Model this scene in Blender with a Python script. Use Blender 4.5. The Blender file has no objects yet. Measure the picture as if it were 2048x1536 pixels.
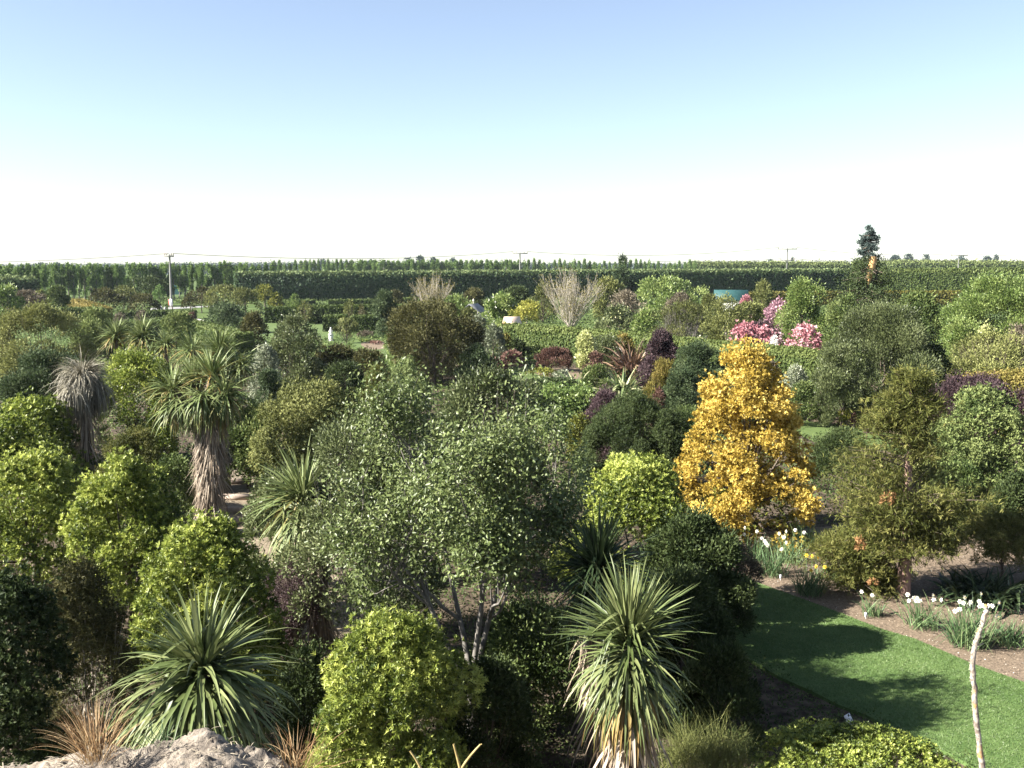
import bpy, math, zlib
import numpy as np
from math import radians, sin, cos, pi

# ------------------------------------------------------------------ camera, light, exposure
F = 2010.0                      # focal length in pixels of the 2048 px wide photograph
CAMZ = 6.2
PITCH = math.atan(238.0 / F)
SUN_EL, SUN_AZ = 35.0, 195.0    # azimuth of the sun measured from +X towards +Y
SC = bpy.context.scene
COL = SC.collection

cam = bpy.data.cameras.new("camera")
cam.sensor_width = 36.0
cam.lens = 36.0 * F / 2048.0
cam.clip_end = 6000.0
cam.clip_start = 0.05
cam_o = bpy.data.objects.new("camera", cam)
COL.objects.link(cam_o)
cam_o.location = (0, 0, CAMZ)
cam_o.rotation_euler = (pi / 2 - PITCH, 0, 0)
SC.camera = cam_o

world = bpy.data.worlds.new("World")
SC.world = world
world.use_nodes = True
wn = world.node_tree
bg = wn.nodes["Background"]
sky = wn.nodes.new("ShaderNodeTexSky")
sky.sky_type = 'NISHITA'
sky.sun_disc = False
sky.sun_elevation = radians(SUN_EL)
sky.sun_rotation = radians(90.0 - SUN_AZ)
sky.air_density = 0.8
sky.dust_density = 0.4
sky.ozone_density = 1.3
sky.altitude = 30
hs = wn.nodes.new("ShaderNodeHueSaturation")
hs.inputs["Saturation"].default_value = 0.82
wn.links.new(sky.outputs[0], hs.inputs["Color"])
wn.links.new(hs.outputs[0], bg.inputs[0])
bg.inputs[1].default_value = 0.050

sun = bpy.data.lights.new("sun", 'SUN')
sun.energy = 5.0
sun.angle = radians(0.5)
sun.color = (1.0, 0.95, 0.86)
sun_o = bpy.data.objects.new("sun", sun)
COL.objects.link(sun_o)
from mathutils import Vector
sd = Vector((cos(radians(SUN_AZ)) * cos(radians(SUN_EL)), sin(radians(SUN_AZ)) * cos(radians(SUN_EL)), sin(radians(SUN_EL))))
sun_o.rotation_euler = sd.to_track_quat('Z', 'Y').to_euler()

SC.view_settings.view_transform = 'Standard'
SC.view_settings.look = 'None'
SC.view_settings.gamma = 1.0
SC.view_settings.use_curve_mapping = False
SC.view_settings.exposure = 2.2
SC.cycles.volume_bounces = 0
SC.cycles.max_bounces = 6
SC.cycles.diffuse_bounces = 3
SC.cycles.transmission_bounces = 4

# ------------------------------------------------------------------ helpers
rng = np.random.default_rng(11)
n_things = 0
CP, SP = cos(PITCH), sin(PITCH)

def ray(px, py):
    u = (px - 1024.0) / F
    v = (768.0 - py) / F
    return np.array((u, CP + v * SP, -SP + v * CP))

def P(px, py, Y):
    d = ray(px, py)
    return np.array((0, 0, CAMZ)) + d * (Y / d[1])

def G(px, py, z=0.0):
    d = ray(px, py)
    return np.array((0, 0, CAMZ)) + d * ((z - CAMZ) / d[2])

def mpp(px, py, Y):             # metres covered by one photograph pixel there
    return Y / ray(px, py)[1] / F

def nrm(a):
    return a / np.maximum(np.linalg.norm(a, axis=-1, keepdims=True), 1e-9)

def rdir(n):
    return nrm(rng.normal(size=(n, 3)))

def perp(a):
    r = rdir(len(a))
    return nrm(np.cross(a, r))

class MB:
    """collects polygons; build() links them as one mesh object"""
    def __init__(s):
        s.v, s.f3, s.f4, s.t3, s.t4, s.n = [], [], [], [], [], 0
    def add(s, v, f, tint=0.5):
        v = np.asarray(v, float).reshape(-1, 3)
        f = np.asarray(f, int)
        if len(f) == 0:
            return
        t = np.broadcast_to(np.asarray(tint, float), (len(f),))
        s.v.append(v)
        if f.shape[1] == 3:
            s.f3.append(f + s.n); s.t3.append(t)
        else:
            s.f4.append(f + s.n); s.t4.append(t)
        s.n += len(v)
    def box(s, c, size, rz=0.0, tint=0.5, taper=1.0):
        hx, hy, hz = np.asarray(size) / 2.0
        q = []
        for z, k in ((-hz, 1.0), (hz, taper)):
            for x, y in ((-hx, -hy), (hx, -hy), (hx, hy), (-hx, hy)):
                q.append((x * k * cos(rz) - y * k * sin(rz) + c[0], x * k * sin(rz) + y * k * cos(rz) + c[1], z + c[2]))
        s.add(q, [(3, 2, 1, 0), (4, 5, 6, 7), (0, 1, 5, 4), (1, 2, 6, 5), (2, 3, 7, 6), (3, 0, 4, 7)], tint)
    def tubes(s, pts, rad, sides=5, tint=0.5):
        pts = np.asarray(pts, float); rad = np.asarray(rad, float)
        B, K, _ = pts.shape
        d = nrm(pts[:, -1] - pts[:, 0])
        ref = np.where(np.abs(d[:, 2:3]) > .9, np.array([[1., 0, 0]]), np.array([[0, 0, 1.]]))
        u = nrm(np.cross(d, ref)); w = np.cross(d, u)
        a = np.arange(sides) * 2 * pi / sides
        ring = u[:, None, None] * np.cos(a)[None, None, :, None] + w[:, None, None] * np.sin(a)[None, None, :, None]
        v = pts[:, :, None] + rad[:, :, None, None] * ring
        idx = np.arange(B * K * sides).reshape(B, K, sides)
        A, Bn = idx[:, :-1], idx[:, 1:]
        f = np.stack([A, np.roll(A, -1, 2), np.roll(Bn, -1, 2), Bn], -1).reshape(-1, 4)
        t = np.broadcast_to(np.asarray(tint, float).reshape(-1, 1) if np.ndim(tint) else np.full((B, 1), tint), (B, (K - 1) * sides)).reshape(-1)
        s.add(v, f, t)
    def lathe(s, c, prof, sides=10, tint=0.5):
        a = np.arange(sides) * 2 * pi / sides
        v = np.array([[(c[0] + r * cos(t), c[1] + r * sin(t), c[2] + z) for t in a] for r, z in prof])
        K = len(prof)
        idx = np.arange(K * sides).reshape(K, sides)
        A, Bn = idx[:-1], idx[1:]
        s.add(v, np.stack([A, np.roll(A, -1, 1), np.roll(Bn, -1, 1), Bn], -1).reshape(-1, 4), tint)
    def build(s, name, mat, parent=None, loc=None, smooth=False):
        me = bpy.data.meshes.new(name)
        v = np.concatenate(s.v) if s.v else np.zeros((0, 3))
        n3 = sum(len(x) for x in s.f3); n4 = sum(len(x) for x in s.f4)
        f3 = np.concatenate(s.f3).reshape(-1) if n3 else np.zeros(0, int)
        f4 = np.concatenate(s.f4).reshape(-1) if n4 else np.zeros(0, int)
        loops = np.concatenate([f3, f4]).astype(np.int32)
        me.vertices.add(len(v)); me.vertices.foreach_set("co", v.astype(np.float32).reshape(-1))
        me.loops.add(len(loops)); me.loops.foreach_set("vertex_index", loops)
        me.polygons.add(n3 + n4)
        st = np.concatenate([np.arange(n3) * 3, n3 * 3 + np.arange(n4) * 4]).astype(np.int32)
        me.polygons.foreach_set("loop_start", st)
        at = me.attributes.new("tint", 'FLOAT', 'FACE')
        t = np.concatenate(s.t3 + s.t4) if (s.t3 or s.t4) else np.zeros(0)
        at.data.foreach_set("value", np.clip(t, 0, 1).astype(np.float32))
        if smooth:
            me.polygons.foreach_set("use_smooth", np.ones(n3 + n4, bool))
        me.materials.append(mat)
        me.update(calc_edges=True)
        me.validate()
        o = bpy.data.objects.new(name, me)
        COL.objects.link(o)
        if parent is not None:
            o.parent = parent
        if loc is not None:
            o.location = tuple(loc)
        return o

def tag(o, label=None, cat=None, group=None, kind=None):
    if label: o["label"] = label
    if cat: o["category"] = cat
    if group: o["group"] = group
    if kind: o["kind"] = kind
    return o

def thing(name, label, cat, loc, group=None, rz=0.0):
    global rng, n_things
    n_things += 1
    rng = np.random.default_rng(zlib.crc32(label.encode()) + (n_things if group else 0))   # each thing grows from its own seed
    o = bpy.data.objects.new(name, None)
    o.empty_display_size = 0.2
    COL.objects.link(o)
    o.location = tuple(loc); o.rotation_euler = (0, 0, rz)
    return tag(o, label, cat, group)

# ------------------------------------------------------------------ materials
def nodes(name):
    m = bpy.data.materials.new(name)
    m.use_nodes = True
    nt = m.node_tree
    return m, nt, nt.nodes["Principled BSDF"], nt.nodes["Material Output"]

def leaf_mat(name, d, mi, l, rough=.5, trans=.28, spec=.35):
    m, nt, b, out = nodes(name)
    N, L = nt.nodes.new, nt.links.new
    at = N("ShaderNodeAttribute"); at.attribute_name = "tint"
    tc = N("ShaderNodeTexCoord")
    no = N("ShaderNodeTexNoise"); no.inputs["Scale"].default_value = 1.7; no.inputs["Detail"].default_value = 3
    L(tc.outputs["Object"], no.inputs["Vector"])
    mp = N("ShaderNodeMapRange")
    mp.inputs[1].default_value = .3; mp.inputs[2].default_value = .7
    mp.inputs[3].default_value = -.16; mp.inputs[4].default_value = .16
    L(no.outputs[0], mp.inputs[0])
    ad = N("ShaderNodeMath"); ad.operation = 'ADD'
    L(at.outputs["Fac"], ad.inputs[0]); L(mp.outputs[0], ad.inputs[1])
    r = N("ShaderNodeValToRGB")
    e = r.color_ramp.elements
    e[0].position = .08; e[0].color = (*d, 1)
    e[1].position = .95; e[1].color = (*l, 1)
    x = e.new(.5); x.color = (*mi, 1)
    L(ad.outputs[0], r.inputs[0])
    L(r.outputs[0], b.inputs["Base Color"])
    b.inputs["Roughness"].default_value = rough
    b.inputs["Specular IOR Level"].default_value = spec
    if trans > 0:
        t = N("ShaderNodeBsdfTranslucent"); L(r.outputs[0], t.inputs[0])
        mx = N("ShaderNodeMixShader"); mx.inputs[0].default_value = trans
        L(b.outputs[0], mx.inputs[1]); L(t.outputs[0], mx.inputs[2])
        L(mx.outputs[0], out.inputs[0])
    return m

def rough_mat(name, c1, c2, scale=8.0, rough=.85, stretch=(1, 1, 1), bump=.3, spec=.2, detail=6):
    m, nt, b, out = nodes(name)
    N, L = nt.nodes.new, nt.links.new
    tc = N("ShaderNodeTexCoord"); mp = N("ShaderNodeMapping"); mp.inputs["Scale"].default_value = stretch
    no = N("ShaderNodeTexNoise"); no.inputs["Scale"].default_value = scale; no.inputs["Detail"].default_value = detail
    no.inputs["Roughness"].default_value = .65
    r = N("ShaderNodeValToRGB")
    r.color_ramp.elements[0].position = .32; r.color_ramp.elements[0].color = (*c1, 1)
    r.color_ramp.elements[1].position = .68; r.color_ramp.elements[1].color = (*c2, 1)
    L(tc.outputs["Object"], mp.inputs[0]); L(mp.outputs[0], no.inputs[0]); L(no.outputs[0], r.inputs[0])
    L(r.outputs[0], b.inputs["Base Color"])
    b.inputs["Roughness"].default_value = rough
    b.inputs["Specular IOR Level"].default_value = spec
    if bump:
        bm = N("ShaderNodeBump"); bm.inputs["Strength"].default_value = bump; bm.inputs["Distance"].default_value = .03
        L(no.outputs[0], bm.inputs["Height"]); L(bm.outputs[0], b.inputs["Normal"])
    return m

PAL = dict(
    lime=((.040, .066, .012), (.19, .235, .042), (.50, .54, .14)),
    fresh=((.036, .068, .016), (.125, .18, .046), (.28, .33, .115)),
    green=((.024, .042, .012), (.078, .110, .032), (.19, .225, .08)),
    dark=((.016, .028, .010), (.038, .056, .018), (.085, .11, .04)),  # dark foliage; bushes standing in shade take it too, shade put into colour
    teal=((.018, .038, .018), (.046, .080, .034), (.17, .21, .085)),
    olive=((.038, .046, .014), (.105, .118, .036), (.23, .24, .085)),
    greygreen=((.036, .048, .018), (.095, .116, .046), (.20, .225, .105)),
    silver=((.08, .095, .055), (.19, .215, .135), (.42, .44, .32)),
    bluegreen=((.026, .043, .019), (.061, .088, .039), (.135, .168, .08)),
    brownolive=((.028, .029, .012), (.066, .066, .024), (.145, .138, .052)),
    gold=((.15, .105, .018), (.47, .34, .062), (.72, .57, .17)),
    purple=((.026, .017, .019), (.060, .038, .042), (.125, .085, .09)),
    redbrown=((.040, .022, .017), (.095, .050, .038), (.21, .125, .10)),
    pink=((.22, .07, .085), (.45, .205, .23), (.72, .48, .49)),
    lilac=((.20, .10, .13), (.38, .22, .265), (.60, .42, .46)),
    yellow=((.14, .14, .012), (.34, .31, .025), (.58, .50, .07)),
    cream=((.16, .19, .06), (.46, .48, .20), (.78, .76, .48)),
    poplar=((.04, .08, .022), (.095, .16, .045), (.21, .29, .10)),
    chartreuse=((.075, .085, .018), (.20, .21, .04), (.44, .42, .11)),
    brush=((.05, .042, .03), (.115, .095, .066), (.24, .205, .145)),
    white=((.5, .5, .42), (.75, .74, .66), (.85, .84, .8)),
    hedge=((.012, .022, .006), (.056, .085, .022), (.135, .165, .05)),
    hedgegold=((.06, .06, .012), (.13, .12, .025), (.24, .19, .06)),
    orange=((.12, .07, .03), (.26, .14, .06), (.40, .23, .11)),
    totara=((.04, .048, .012), (.095, .105, .026), (.2, .19, .06)),
    centre=((.030, .045, .015), (.088, .118, .036), (.20, .235, .09)),
    farblue=((.04, .06, .055), (.07, .10, .09), (.12, .15, .13)),  # far leaves tinted bluish, distance haze put into the colour
)
MATS = {}
def LM(pal):
    if pal not in MATS:
        glossy = pal in ('lime', 'greygreen', 'silver', 'fresh', 'centre')
        MATS[pal] = leaf_mat("leaf_" + pal, *PAL[pal], rough=.42 if glossy else .6, spec=.32 if glossy else .15,
                             trans=.34 if pal in ('lime', 'fresh', 'gold', 'yellow') else .24)
    return MATS[pal]
BARK = rough_mat("bark", (.05, .038, .028), (.16, .13, .10), 14, stretch=(1, 1, .25))
BARK_PALE = rough_mat("pale_bark", (.22, .19, .15), (.45, .41, .35), 10, stretch=(1, 1, .3))
BARK_GREY = rough_mat("grey_bark", (.06, .054, .047), (.20, .185, .165), 12, stretch=(1, 1, .3))
BLADE = leaf_mat("strap_leaf", (.30, .20, .075), (.088, .125, .04), (.21, .24, .10), rough=.5, trans=.15, spec=.25)
BLADE_GREEN = leaf_mat("strap_leaf_green", (.045, .065, .018), (.085, .114, .038), (.195, .215, .09), rough=.45, trans=.15, spec=.3)
BLADE_DRY = leaf_mat("dry_strap_leaf", (.09, .066, .048), (.23, .18, .13), (.42, .355, .28), rough=.7, trans=.1, spec=.2)
BLADE_GREY = leaf_mat("grey_strap_leaf", (.05, .044, .03), (.135, .122, .09), (.31, .285, .215), rough=.5, trans=.08, spec=.3)
BLADE_BRONZE = leaf_mat("bronze_strap_leaf", (.035, .02, .015), (.10, .055, .035), (.24, .16, .10), rough=.4, trans=.1, spec=.4)
BLADE_CREAM = leaf_mat("cream_strap_leaf", (.05, .085, .03), (.15, .19, .075), (.58, .56, .34), rough=.4, trans=.1, spec=.4)
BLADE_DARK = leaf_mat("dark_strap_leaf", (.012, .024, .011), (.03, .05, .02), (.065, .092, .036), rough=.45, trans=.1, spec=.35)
TUSSOCK = leaf_mat("tussock_leaf", (.12, .065, .03), (.27, .165, .075), (.46, .35, .2), rough=.6, trans=.2, spec=.2)
DAFF = leaf_mat("daffodil_leaf", (.04, .082, .034), (.085, .145, .06), (.17, .23, .10), rough=.45, trans=.2, spec=.3)

# ------------------------------------------------------------------ foliage
PROF = dict(
    dome=lambda t: np.sqrt(np.clip(1 - t ** 2.8, 0, 1)) * (.88 + .12 * np.minimum(1, t * 4)),
    oval=lambda t: np.sqrt(np.clip(1 - (2 * t - 1) ** 2, 0, 1)) * .96 + .04,
    cone=lambda t: (1 - t) ** .66 * np.minimum(1, .80 + t * 1.2) + .02,
    goldcone=lambda t: (1 - t) ** .44 * np.minimum(1, .86 + t * .6) + .02,
    spire=lambda t: (1 - t) ** 1.15 * np.minimum(1, .6 + t * 4) + .05,
    column=lambda t: np.clip(1 - np.abs(2 * t - 1) ** 5, .02, 1) ** .5,
    teardrop=lambda t: np.clip((1 - t) ** .6 * (.55 + t * 1.3), .02, 1.0),
    spread=lambda t: np.clip(.45 + .8 * t - .9 * t ** 4, .05, 1),
    poplar=lambda t: np.clip(np.minimum(.35 + t * 2.2, 1.0), 0, 1) * np.clip((1 - t) * 5, .55, 1),
)

def leaf_shapes(mb, p, a, n, L, W, tint, fine, fold=.12):
    """p base, a leaf axis, n leaf normal, one folded leaf blade each"""
    w = nrm(np.cross(n, a))
    n = np.cross(a, w)
    L = L[:, None]; W = W[:, None]
    N = len(p)
    if fine:
        droop = n * (L * -.10)
        v = np.stack([p, p + a * L * .3 + w * W * .5 + n * W * fold, p + a * L * .68 + w * W * .40 + n * W * fold + droop * .4,
                      p + a * L + droop, p + a * L * .68 - w * W * .40 + n * W * fold + droop * .4, p + a * L * .3 - w * W * .5 + n * W * fold], 1)
        i = np.arange(N)[:, None] * 6
        f = np.concatenate([i + np.array([[0, 3, 2, 1]]), i + np.array([[0, 5, 4, 3]])])
        mb.add(v, f, np.concatenate([tint, tint]))
    else:
        v = np.stack([p, p + a * L * .45 + w * W * .5 + n * W * fold, p + a * L, p + a * L * .45 - w * W * .5 + n * W * fold], 1)
        i = np.arange(N)[:, None] * 4
        f = np.concatenate([i + np.array([[0, 2, 1]]), i + np.array([[0, 3, 2]])])
        mb.add(v, f, np.concatenate([tint, tint]))

def crown(mb, R, H, z0, prof, L, W, n, whorl=1, lump=.31, droop=0.0, up=.3, tint=.5, spread=.5, fine=False, squash=.85,
          clump_stretch=1.0, inner=.12, gap=0.0, ry=None, base=(0, 0), tintvar=.16, shoots=None, layer=0.0, irr=.19, kmul=1.0):
    """n leaves in leaf clumps spread through a crown of radius R from z0 up to H"""
    h = H - z0
    ry = ry or R
    rc0 = lump * min(R, h * .75)
    K = int(max(7, kmul * 1.55 * (2 * pi * R * h * .7) / (pi * rc0 ** 2 * clump_stretch)))
    tt = rng.random(K * 6)
    pr = PROF[prof](tt)
    keep = rng.random(K * 6) < pr / pr.max() * .9 + .1
    tt = tt[keep][:K]; K = len(tt)
    th = rng.random(K) * 2 * pi
    rc = rc0 * rng.uniform(.55, 1.35, K)
    top_side = rng.random(K) < R / (R + 1.5 * h)
    grid = np.linspace(1, .02, 60); pg = PROF[prof](grid)
    rho = np.sqrt(rng.random(K)) * .95
    pk = int(np.argmax(pg)); tinv = np.interp(rho * pg[pk], pg[:pk + 1], grid[:pk + 1]) if pk > 1 else tt
    tt = np.where(top_side, tinv, tt)
    f1, f2, f3 = rng.random(3) * 6
    wobble = 1 + irr * (.55 * np.sin(2 * th + f1 + tt * 3) + .45 * np.sin(3 * th + f2 - tt * 5) + .35 * np.sin(5 * th + f3 + tt * 8))
    env = np.where(top_side, rho * pg.max(), PROF[prof](tt)) * R * rng.uniform(.84, 1.10, K) * wobble
    tt = tt * np.where(top_side, 1 - irr * .9 * (1 + np.sin(2.3 * th + f2)) * np.minimum(rho * 1.6, 1), 1)
    rad = np.maximum(0, env - rc * rng.uniform(.75, 1.25, K))
    rc = np.minimum(rc, np.maximum(env, R * .16) * .95)
    rad *= np.where(rng.random(K) < inner, rng.random(K), 1)
    zz = z0 + np.clip(tt * h, rc * .5, np.maximum(h - rc * squash * clump_stretch * .95, rc * .5))
    if layer > 0:
        zz = z0 + np.round((zz - z0) / layer) * layer
    c = np.stack([cos(0) * rad * np.cos(th), rad * np.sin(th) * ry / R, zz], 1)
    top = int(np.argmax(zz))
    if prof not in ('poplar', 'column', 'spread'):
        c[top] = (R * irr * rng.normal(0, .8), 0, H - rc[top] * squash * clump_stretch)
    ct = rng.normal(0, tintvar * .85, K)
    if gap > 0:
        live = rng.random(K) > gap
        live[top] = True
        c, rc, ct, rad, th = c[live], rc[live], ct[live], rad[live], th[live]; K = len(c)
    m = max(1, whorl)
    U = max(8, int(n / m))
    pick = rng.choice(K, U, p=rc ** 2 / np.sum(rc ** 2))
    d = rdir(U)
    out = np.stack([np.cos(th[pick]), np.sin(th[pick]), np.full(U, .55)], 1)
    s = np.sum(d * out, 1)
    d = np.where((s < -.25)[:, None], -d, d)
    rr = rc[pick] * (.45 + .6 * rng.random(U) ** .6) * np.where(rng.random(U) < .12 * (irr > .05), rng.uniform(1, 1.35, U), 1)
    p = c[pick] + d * rr[:, None] * np.array([1, 1, squash * clump_stretch])
    shoots = .085 * h * (irr > .05) if shoots is None else shoots
    if shoots > 0:
        sh = rng.random(U) < .16
        p[:, 2] += np.where(sh, rng.random(U) * shoots, 0)
    p[:, 2] = np.maximum(p[:, 2], z0 * .6 + .02)
    ti = tint + ct[pick] + rng.normal(0, tintvar, U)
    ax = nrm(d * .7 + np.array([0, 0, up - droop]) + rdir(U) * spread)
    if m > 1:
        ph = rng.random(U)[:, None] * 2 * pi + np.arange(m)[None] * 2.4
        e1 = perp(ax); e2 = np.cross(ax, e1)
        phi = rng.uniform(.35, 1.1, (U, m))
        rad_d = e1[:, None] * np.cos(ph)[..., None] + e2[:, None] * np.sin(ph)[..., None]
        a = ax[:, None] * np.cos(phi)[..., None] + rad_d * np.sin(phi)[..., None]
        nn = ax[:, None] * np.sin(phi)[..., None] - rad_d * np.cos(phi)[..., None]
        pp = np.repeat(p[:, None], m, 1) + a * L * .1
        a = a.reshape(-1, 3); nn = nn.reshape(-1, 3); pp = pp.reshape(-1, 3)
        ti = np.repeat(ti, m) + rng.normal(0, .06, U * m)
        a[:, 2] -= droop * .3; a = nrm(a)
    else:
        a, pp = ax, p
        nn = nrm(d * .8 + np.array([0, 0, .5]) + rdir(U) * .7)
        nn = nrm(nn - a * np.sum(nn * a, 1, keepdims=True) + 1e-6)
    M = len(pp)
    leaf_shapes(mb, pp + base_off(base), a, nn, L * rng.uniform(.65, 1.25, M), W * rng.uniform(.7, 1.2, M), ti, fine)
    return c, rc

def base_off(b):
    return np.array((b[0], b[1], 0.0))

def limbs(mb, targets, z0, r0, sides=5, lean=(0, 0), split=.45, rmin=.2):
    """a trunk with limbs curving to the given points"""
    B = len(targets)
    top = np.array((lean[0], lean[1], z0 + (np.max(targets[:, 2]) - z0) * split if B else z0))
    k = np.linspace(0, 1, 7)[:, None]
    tr = k * top + (1 - k) * np.array((0, 0, -.05)) + np.concatenate([rng.normal(0, r0 * .4, (7, 2)) * np.array([[0], [0], [1], [1], [1], [1], [1]]), np.zeros((7, 1))], 1)
    mb.tubes(tr[None], np.linspace(r0 * 1.2, r0 * .5, 7)[None], 8)
    if B:
        st = rng.uniform(.35, 1.0, B)
        s = st[:, None] * top
        e = targets
        mid = (s + e) / 2 + np.stack([np.zeros(B), np.zeros(B), -.12 * np.linalg.norm(e - s, axis=1)], 1) + rng.normal(0, .04, (B, 3)) * np.linalg.norm(e - s, axis=1, keepdims=True)
        q = np.linspace(0, 1, 6)[None, :, None]
        pts = (1 - q) ** 2 * s[:, None] + 2 * q * (1 - q) * mid[:, None] + q ** 2 * e[:, None]
        rad = np.linspace(1, rmin, 6)[None] * (r0 * (.55 - .25 * st))[:, None]
        mb.tubes(pts, rad, sides)

def twigs(mb, n, R, H, z0, prof, r, org=(0, 0, 0), inward=.0, wob=.1):
    """n thin stems fanning from the base out to the crown surface"""
    t = rng.random(n) ** .7
    th = rng.random(n) * 2 * pi
    e = np.stack([np.cos(th), np.sin(th), np.zeros(n)], 1) * (PROF[prof](t) * R * rng.uniform(.75, 1.05, n))[:, None]
    e[:, 2] = z0 + t * (H - z0)
    s = e * rng.uniform(.0, .55, n)[:, None] * np.array([1, 1, 1]) + np.array(org)
    mid = (s + e) / 2 + rng.normal(0, wob * R, (n, 3)) + np.array([0, 0, -.08 * H])
    q = np.linspace(0, 1, 5)[None, :, None]
    pts = (1 - q) ** 2 * s[:, None] + 2 * q * (1 - q) * mid[:, None] + q ** 2 * e[:, None]
    mb.tubes(pts, np.linspace(1, .35, 5)[None] * (r * rng.uniform(.6, 1.3, n))[:, None], 4)
    return e

def branching(base, H, R, r0, levels=4, kids=(3, 5), up=.55, seed_dirs=5, z0=.1, fork=.18, jit=.25):
    """recursive limbs; returns point rows, radii and twig tips"""
    rows, rads, tips = [], [], []
    fz = H * fork
    rows.append(np.linspace((0, 0, -.05), (0, 0, fz), 5)); rads.append(np.linspace(r0 * 1.15, r0 * .85, 5))
    stack = []
    for i in range(seed_dirs):
        a = 2 * pi * (i + rng.uniform(-.3, .3)) / seed_dirs
        e = rng.uniform(.75, 1.35)
        stack.append((np.array((0, 0, fz)), np.array((cos(a) * cos(e) * R / H * 2.0, sin(a) * cos(e) * R / H * 2.0, sin(e))), H * rng.uniform(.34, .46), r0 * .6, 1))
    while stack:
        p, d, l, r, lv = stack.pop()
        pts = [p]
        dd = d / np.linalg.norm(d)
        for k in range(4):
            dd = dd + rng.normal(0, jit * .5, 3) + np.array((0, 0, up * .12))
            dd /= np.linalg.norm(dd)
            pts.append(pts[-1] + dd * l / 4)
        rows.append(np.array(pts)); rads.append(np.linspace(r, r * .5, 5))
        if lv >= levels:
            tips.append((pts[-1], dd)); tips.append((pts[2], dd))
            continue
        for k in range(rng.integers(kids[0], kids[1] + 1)):
            i = rng.integers(2, 5)
            side = rdir(1)[0]
            nd = dd * .8 + side * rng.uniform(.5, .95) + np.array((0, 0, up * .3))
            stack.append((pts[i], nd, l * rng.uniform(.5, .78), r * rng.uniform(.42, .6), lv + 1))
    return np.array(rows), np.array(rads), np.array([t[0] for t in tips]), np.array([t[1] for t in tips])

def blades(mb, n, c, L, W, e0, e1, bend=.5, tint=lambda k: .5 + 0 * k, seg=5, r0=.03, az=None, jit=.12, taper=1.0, kink=0.0):
    """strap leaves springing from c between elevations e0 and e1 (degrees), arching down"""
    k = rng.random(n)
    el = np.radians(e0 + (e1 - e0) * k) + rng.normal(0, .08, n)
    th = rng.random(n) * 2 * pi if az is None else az
    hd = np.stack([np.cos(th), np.sin(th), np.zeros(n)], 1)
    zd = np.array([[0, 0, 1.]])
    d = hd * np.cos(el)[:, None] + zd * np.sin(el)[:, None]
    Ls = L * rng.uniform(.75, 1.12, n)
    c = np.broadcast_to(np.asarray(c, float), (n, 3))
    p = c + hd * r0
    B = bend * rng.uniform(.5, 1.4, n) * (1.0 - .5 * np.abs(np.sin(el)))
    kk = rng.random(n) < kink
    side = np.cross(hd, zd) + rng.normal(0, jit, (n, 3))
    rows = [p]; wr = []
    ela = el.copy()
    for s in range(seg):
        ela = ela - B / seg * (1 + s * .3) - np.where(kk & (s == seg // 2), 1.1, 0)
        ela = np.maximum(ela, -1.5)
        d = hd * np.cos(ela)[:, None] + zd * np.sin(ela)[:, None] + side * .03
        p = p + d * (Ls / seg)[:, None]
        rows.append(p)
    q = np.linspace(0, 1, seg + 1)
    prof = np.clip(np.minimum(.55 + q * 1.6, 1.0) * np.minimum(1.0, (1.02 - q) * 1.55 * taper), .04, 1)
    rows = np.stack(rows, 1)
    tang = nrm(np.gradient(rows, axis=1))
    sv = nrm(np.cross(tang, zd[None] + hd[:, None] * .3 + rng.normal(0, .25, (n, 1, 3))))
    nv = np.cross(sv, tang)
    ww = (W * rng.uniform(.75, 1.2, n))[:, None] * prof[None] * .5
    vl = rows + sv * ww[..., None] + nv * ww[..., None] * .35
    vr = rows - sv * ww[..., None] + nv * ww[..., None] * .35
    v = np.stack([vl, rows, vr], 2)
    S = seg + 1
    i = np.arange(n * S * 3).reshape(n, S, 3)
    f = np.concatenate([np.stack([i[:, :-1, j], i[:, 1:, j], i[:, 1:, j + 1], i[:, :-1, j + 1]], -1).reshape(n, -1, 4) for j in (0, 1)], 1)
    t = tint(k) + rng.normal(0, .10, n)
    mb.add(v, f.reshape(-1, 4), np.repeat(t, f.shape[1]))
    return rows[:, -1]

# ------------------------------------------------------------------ ground
def ground_mat():
    m, nt, b, out = nodes("ground")
    N, L = nt.nodes.new, nt.links.new
    tc = N("ShaderNodeTexCoord")
    def ramp(no, c1, c2, a=.35, z=.65):
        r = N("ShaderNodeValToRGB")
        r.color_ramp.elements[0].position = a; r.color_ramp.elements[0].color = (*c1, 1)
        r.color_ramp.elements[1].position = z; r.color_ramp.elements[1].color = (*c2, 1)
        L(no, r.inputs[0]); return r.outputs[0]
    def noise(s, d=5):
        n = N("ShaderNodeTexNoise"); n.inputs["Scale"].default_value = s; n.inputs["Detail"].default_value = d
        L(tc.outputs["Object"], n.inputs[0]); return n.outputs[0]
    soil = ramp(noise(5.0, 8), (.028, .021, .016), (.105, .082, .058))
    grass = ramp(noise(.35, 8), (.045, .072, .02), (.085, .118, .038))
    sx = N("ShaderNodeSeparateXYZ"); L(tc.outputs["Object"], sx.inputs[0])
    mr = N("ShaderNodeMapRange"); mr.inputs[1].default_value = 62; mr.inputs[2].default_value = 66
    L(sx.outputs[1], mr.inputs[0])
    mx = N("ShaderNodeMixRGB"); L(mr.outputs[0], mx.inputs[0]); L(soil, mx.inputs[1]); L(grass, mx.inputs[2])
    L(mx.outputs[0], b.inputs["Base Color"]); b.inputs["Roughness"].default_value = .95; b.inputs["Specular IOR Level"].default_value = .1
    bm = N("ShaderNodeBump"); bm.inputs["Strength"].default_value = .6; bm.inputs["Distance"].default_value = .05
    L(noise(9, 8), bm.inputs["Height"]); L(bm.outputs[0], b.inputs["Normal"])
    return m

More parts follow.
